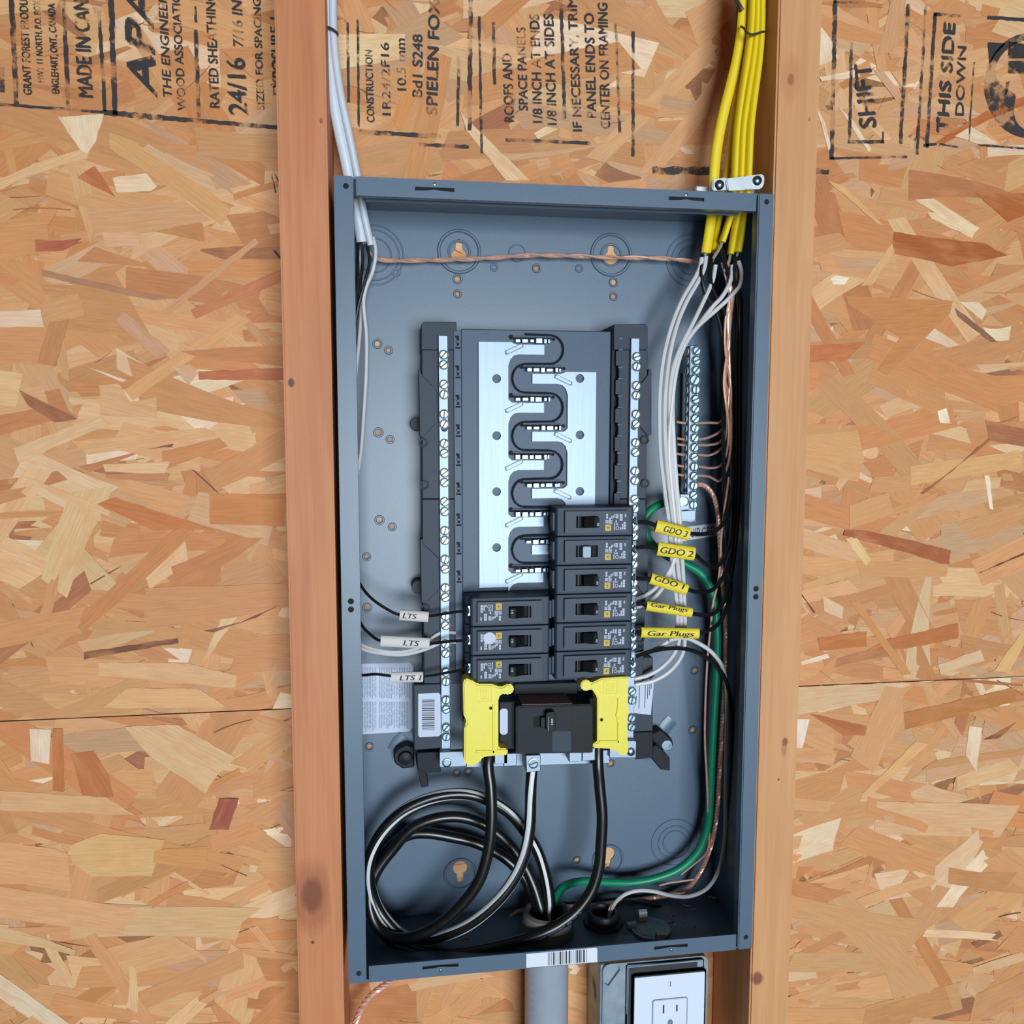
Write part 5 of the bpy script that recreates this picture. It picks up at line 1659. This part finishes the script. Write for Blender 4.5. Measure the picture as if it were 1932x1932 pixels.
wire('copper_ground', [(688, 452, 70), (694, 470, 71), (700, 480, 73), (712, 488, 76)], 1.0, 'copper', 'copper wire end leaving the white cables at the top left', 'wire', seg=6)

# ---- sheathed cables
cw = [[(615, -60, 40), (616, 0, 42), (617, 60, 44), (622, 120, 46), (630, 190, 48), (641, 250, 51), (652, 300, 54), (659, 335, 57), (668, 380, 60), (677, 420, 64), (683, 456, 68)],
      [(628, -60, 38), (628, 0, 40), (629, 60, 42), (634, 120, 44), (645, 190, 46), (658, 250, 49), (668, 300, 52), (675, 335, 54), (682, 380, 58), (690, 420, 62), (700, 462, 66)]]
for k, p in enumerate(cw):
    ra = (4.9, 3.3)[k]
    wire('sheathed_cable', p, 1, 'cable_white', ['wider white sheathed cable beside the left stud', 'narrower white sheathed cable, right one of the pair beside the left stud'][k], 'cable', 'white cables entering at top left', seg=14, flat=((1, 0, 0), ra, 3.6))
cy = [([(1404, -60, 40), (1403, 0, 40), (1399, 60, 40), (1390, 115, 41), (1379, 160, 42), (1364, 220, 44), (1353, 280, 46), (1347, 340, 48), (1344, 395, 50), (1338, 440, 50), (1332, 478, 50)], 4.6, 2.8),
      ([(1413, -60, 42), (1412, 0, 42), (1409, 60, 43), (1401, 120, 44), (1391, 180, 46), (1382, 240, 48), (1376, 300, 50), (1369, 340, 52), (1360, 395, 54), (1352, 440, 54), (1348, 474, 52)], 3.2, 4.2),
      ([(1420, -60, 32), (1419, 0, 32), (1416, 60, 32), (1408, 120, 32), (1399, 180, 33), (1391, 240, 34), (1387, 300, 35), (1385, 345, 36), (1381, 395, 38), (1371, 430, 40), (1362, 457, 41)], 2.9, 4.4),
      ([(1429, -60, 30), (1428, 0, 30), (1426, 60, 30), (1419, 120, 30), (1410, 180, 30), (1402, 240, 31), (1399, 300, 32), (1397, 345, 33), (1393, 395, 35), (1385, 440, 37), (1378, 480, 38)], 2.9, 4.4),
      ([(1438, -60, 28), (1437, 0, 28), (1436, 60, 28), (1431, 120, 28), (1423, 180, 28), (1416, 240, 28), (1413, 300, 29), (1411, 345, 30), (1407, 395, 32), (1399, 440, 34), (1392, 476, 35)], 3.2, 4.4)]
yl = ['leftmost yellow sheathed cable, bowing away from the right stud', 'second yellow sheathed cable from the left, behind the others', 'middle yellow sheathed cable, stripped shortest inside the box', 'fourth yellow sheathed cable from the left under the clamp', 'rightmost yellow sheathed cable next to the right stud']
for k, (p, ra, rb) in enumerate(cy):
    _, P = wire('sheathed_cable', p, 1, 'cable_yellow', yl[k], 'cable', 'yellow cables entering at top right', seg=14, flat=((1, 0, 0), ra, rb))
    e = P[-1]
    d = (P[-1] - P[-3]).normalized()
    q = [e - d * 1, e + d * 5, e + d * 10 + Vector((-1.5, 0, 0)), e + d * 15 + Vector((-3.0, 0, 0))]
    single('paper_filler', MB().tube(spline(q, 3), 1, 6, flat=((1, 0, 0), 1.6 - .1 * k, .8)), 'paper_sheath', 'torn brown paper filler hanging from the %s yellow cable end' % ('leftmost', 'second', 'middle', 'fourth', 'rightmost')[k], 'paper', 'paper filler at yellow cable ends', smooth=True)

# wire ties around the bundles
def tie(pts, r, label):
    single('wire_tie', MB().tube(spline(px(pts), 6), r, 6), 'tie_dark', label, 'wire tie', smooth=True)


tie([(1398, 50, 34), (1404, 54, 26), (1409, 61, 24), (1418, 65, 23), (1428, 63, 22), (1437, 60, 22), (1442, 60, 25), (1441, 57, 34)], 1.0, 'dark wire tie around the yellow cables')
tie([(1388, 0, 42), (1392, 6, 38), (1397, 14, 36), (1401, 20, 36)], 2.0, 'dark staple end beside the yellow cables at the picture top')
tie([(611, 50, 46), (614, 50, 39), (624, 53, 36), (632, 58, 36), (636, 62, 38), (636, 70, 44)], 1.0, 'dark wire tie around the white cables')

# ---- cable clamp on top of the box
mat('clamp_steel', (206, 210, 216), 0.4, metal=0.5, var=0.1)
ck = thing('cable_clamp', 'silver two-screw cable clamp gripping the yellow cables on top of the box', 'cable clamp', (344, 26, H))
part(ck, 'saddle', MB().prism_px([(1345, 338), (1366, 335), (1372, 336), (1404, 333), (1410, 331), (1440, 328), (1443, 334), (1442, 348), (1436, 356), (1345, 359)], 15, 19), 'clamp_steel', bev=.8, seg=2)
part(ck, 'bridge', MB().prism_px([(1372, 337), (1406, 332), (1408, 338), (1408, 358), (1374, 359), (1371, 345)], 12.5, 15), 'clamp_steel', bev=.8, seg=2)
part(ck, 'rear_jaw', MB().prism_px([(1340, 350), (1450, 344), (1450, 372), (1340, 376)], 44, 48), 'clamp_steel', bev=.6)
part(ck, 'collar', MB().box(320, 362, 18, 46, H, H + 5), 'clamp_steel', bev=.5)
part(ck, 'lock_nut_edge', MB().prism_px([(1314, 351), (1338, 352), (1338, 362), (1314, 360)], 30, 34), 'clamp_steel', bev=.4)
for (u, v) in ((1357, 349), (1428, 341)):
    c = at(u, v, 15)
    part(ck, 'clamp_screw', MB().lathe((c[0], 15, c[2]), (0, -1, 0), [(4.2, 0), (3.9, 1.6), (2.6, 2.8), (0.01, 3.2)], 16), 'zinc', smooth=True)

# ================================================================== fittings on the box floor
cn = thing('conduit', 'grey plastic conduit rising into the box floor with a rounded bushing', 'conduit', (181, 49, -330))
part(cn, 'bushing', MB().lathe((hubc[0], hubc[1], T), (0, 0, 1), [(25, 0), (25, 5), (23.5, 7), (23.2, 16), (22, 20.5), (19, 22), (16.5, 20.5), (15.5, 15), (15.3, -10)], 36), 'pvc_dark', smooth=True, label='brownish grey bushing with a rounded mouth')
part(cn, 'coupling', MB().lathe((hubc[0], hubc[1], -.2), (0, 0, -1), [(15, 0), (23.5, 0), (23.5, 14), (20.6, 20), (20.6, 330), (15, 330)], 36), 'pvc', smooth=True)
pr = MB()
for k, (du, h0, h1) in enumerate(((-17.6, -26, -96), (-16.2, -30, -80), (-14.6, -30, -92))):
    for j in range(9):
        z0, z1 = h0 - j * 8, h0 - j * 8 - 5
        if z1 > h1:
            x = hubc[0] + du
            y = hubc[1] - math.sqrt(max(0, 20.75 ** 2 - du ** 2))
            pr.box(x, x + .9, y - .1, y + .2, z1, z0)
part(cn, 'pipe_print', pr, 'print_grey', kind='stuff')
c2 = atz(1138, 1722, 12)
hb = thing('small_hub', 'small black threaded hub on the box floor with a white wire in it', 'conduit hub', (c2[0], c2[1], T))
part(hb, 'bushing', MB().lathe((c2[0], c2[1], T), (0, 0, 1), [(14.5, 0), (14.5, 11), (13.6, 12.2), (11.6, 12.2), (10.8, 10), (10.8, -8)], 30), 'hub_black', smooth=True)
ln_ = MB().lathe((c2[0], c2[1], T), (0, 0, 1), [(14.6, 0), (19, 0), (19, 3.2), (14.6, 3.2)], 10)
part(hb, 'lock_nut', ln_, 'hub_black')
c3 = atz(1228, 1752, 3)
pg = thing('knockout_plug', 'round steel knockout plug with bright spring clips on the box floor', 'knockout plug', (c3[0], c3[1], T))
part(pg, 'disc', MB().lathe((c3[0], c3[1], T), (0, 0, 1), [(0.01, .8), (14, .8), (17, 2.6), (18.6, 2.4), (19, 0)], 30), 'plug_steel', smooth=True)
for (dx, dy, h_) in ((-3, 17, 11), (4, -16, 8), (-17, 6, 6)):
    x, y = c3[0] + dx, c3[1] + dy
    w2 = 4.2
    pf = MB()
    arc = [(y + s_, z_) for s_, z_ in ((-3, T + 1), (-2.4, T + h_ * .8), (0, T + h_), (2.4, T + h_ * .8), (3, T + 1), (2, T + 1), (1.4, T + h_ * .7), (0, T + h_ - 1), (-1.4, T + h_ * .7), (-2, T + 1))]
    pf.extr([(x - w2, p[0], p[1]) for p in arc], (2 * w2, 0, 0))
    part(pg, 'spring_clip', pf, 'clamp_steel', bev=.2)

# loose copper clippings on the floor of the box
rc_ = random.Random(31)
clips = [(1308, 1716), (1296, 1708), (1310, 1748), (1289, 1736), (1270, 1728), (1195, 1712), (1265, 1738), (1345, 1692), (1180, 1760), (880, 1770), (1120, 1795), (760, 1760), (1275, 1745)]
for k, (u, v) in enumerate(clips):
    c = Vector(atz(u, v, T + .6))
    if c.y > 90 or c.y < 4:
        continue
    a = rc_.uniform(0, 6.28)
    d = Vector((math.cos(a), math.sin(a) * .8, 0)) * rc_.uniform(2, 5)
    nrm = Vector((-d.y, d.x, 0)) * .3
    single('copper_clipping', MB().tube(spline([c - d, c + nrm, c + d], 4), .45, 5), 'copper', 'tiny curled copper clipping lying on the dark box floor', 'clipping', 'copper clippings on the box floor', smooth=True)

# ================================================================== receptacle under the box
YX = 41.0
bxo = thing('outlet_box', 'galvanised square outlet box with a raised cover below the panel', 'outlet box', (285, YO - 2, -140))
bxl, bxr, bzt = at(1137, 1870, YX)[0], at(1335, 1850, YX)[0], at(1240, 1811, YX)[2]
part(bxo, 'box_body', MB().box(bxl - 2.5, bxr - 2, YX + 2.5, YO - 2, bzt - 103, bzt - 1), 'steel_galv', bev=1)
cxm = bxl + .5
z1, z0 = bzt, bzt - 104


def rrect(x0, x1, za, zb, r, n=5):
    P = []
    for (cx, cz, a0) in ((x1 - r, zb - r, 0), (x0 + r, zb - r, PI / 2), (x0 + r, za + r, PI), (x1 - r, za + r, 1.5 * PI)):
        P += [(cx + r * math.cos(a0 + PI / 2 * i / n), cz + r * math.sin(a0 + PI / 2 * i / n)) for i in range(n + 1)]
    return P


ear = at(1160, 1839, YX)
cut = [(ear[0] - 10, ear[2] - 8), (ear[0] - 6, ear[2] - 11), (ear[0] + 5, ear[2] + 4), (ear[0] + 4, ear[2] + 8), (ear[0] + 1, ear[2] + 9)]
part(bxo, 'cover_plate', plate_with_holes(rrect(bxl, bxr, z0, z1, 7), [cut], YX, YX + 2), 'steel_galv', bev=.4)
px0, px1, pz1 = at(1191, 1870, 37)[0], at(1331, 1850, 37)[0], at(1260, 1831, 37)[2]
part(bxo, 'raised_ring', MB().box(px0 - 4.5, px1 - 1, YX - 3.0, YX, pz1 - 92, pz1 + 8), 'steel_galv', bev=1.6, seg=2)
part(bxo, 'ring_recess', MB().box(px0 - 2.5, px1 - 8, YX - 3.3, YX - 2.9, pz1 - 90, pz1 + 5.5), 'hub_black', bev=.3)
c = at(1321, 1823, YX)
part(bxo, 'cover_screw', MB().lathe((c[0], YX, c[2]), (0, -1, 0), [(4, 0), (3.7, 1.4), (2.2, 2.6), (0.01, 3)], 16), 'zinc', smooth=True)
c = (bxl - 2.6, 68, bzt - 42)
part(bxo, 'side_knockout', MB().lathe(c, (-1, 0, 0), [(0.01, 1.2), (8.5, 1.2), (9.5, .2), (11, .2)], 22), 'steel_galv', smooth=True)
oc = thing('receptacle', 'white wall receptacle in a white cover plate under the panel box', 'receptacle', ((px0 + px1) / 2, YX - 3.3, pz1 - 115))
part(oc, 'wall_plate', MB().prism(rrect(px0, px1, pz1 - 115, pz1, 3), 33.5, YX - 3.2), 'outlet_white', bev=2.2, seg=2)
f0, f1_ = at(1232, 1900, 33)[0], at(1296, 1890, 33)[0]
ft_ = at(1264, 1885, 33)[2]
pw = plate_with_holes(rrect(f0 - .7, f1_ + .7, ft_ - 67, ft_ + .7, 2.4), [rrect(f0, f1_, ft_ - 66, ft_, 2)], 33.0, 33.6)
part(oc, 'insert_gap', pw, 'print_grey')
fc_ = part(oc, 'receptacle_face', MB().prism(rrect(f0, f1_, ft_ - 66, ft_, 2), 32.4, 35), 'outlet_white', bev=.6)
for (u, v, w_, h_) in ((1252, 1904, 1.5, 8.4), (1277, 1902, 1.5, 6.6)):
    c = at(u, v, 32.4)
    part(fc_, 'blade_slot', MB().box(c[0] - w_ / 2, c[0] + w_ / 2, 32.3, 32.6, c[2] - h_ / 2, c[2] + h_ / 2), 'print_dark')
c = at(1264.5, 1929, 32.4)
part(fc_, 'ground_slot', MB().prism([(c[0] + 2.6 * math.cos(PI * i / 8), c[2] + 3.2 * math.sin(PI * i / 8)) for i in range(9)] + [(c[0] - 2.6, c[2] - 3), (c[0] + 2.6, c[2] - 3)], 32.3, 32.6), 'print_grey')
c = at(1264.5, 1856, 33.5)
ps = part(oc, 'plate_screw', MB().lathe((c[0], 33.5, c[2]), (0, -1, 0), [(2.9, 0), (2.6, .5), (0.01, .7)], 16), 'outlet_white', smooth=True)
part(ps, 'screw_slot', MB().box(c[0] - .35, c[0] + .35, 32.7, 33, c[2] - 2.4, c[2] + 2.4), 'print_dark')
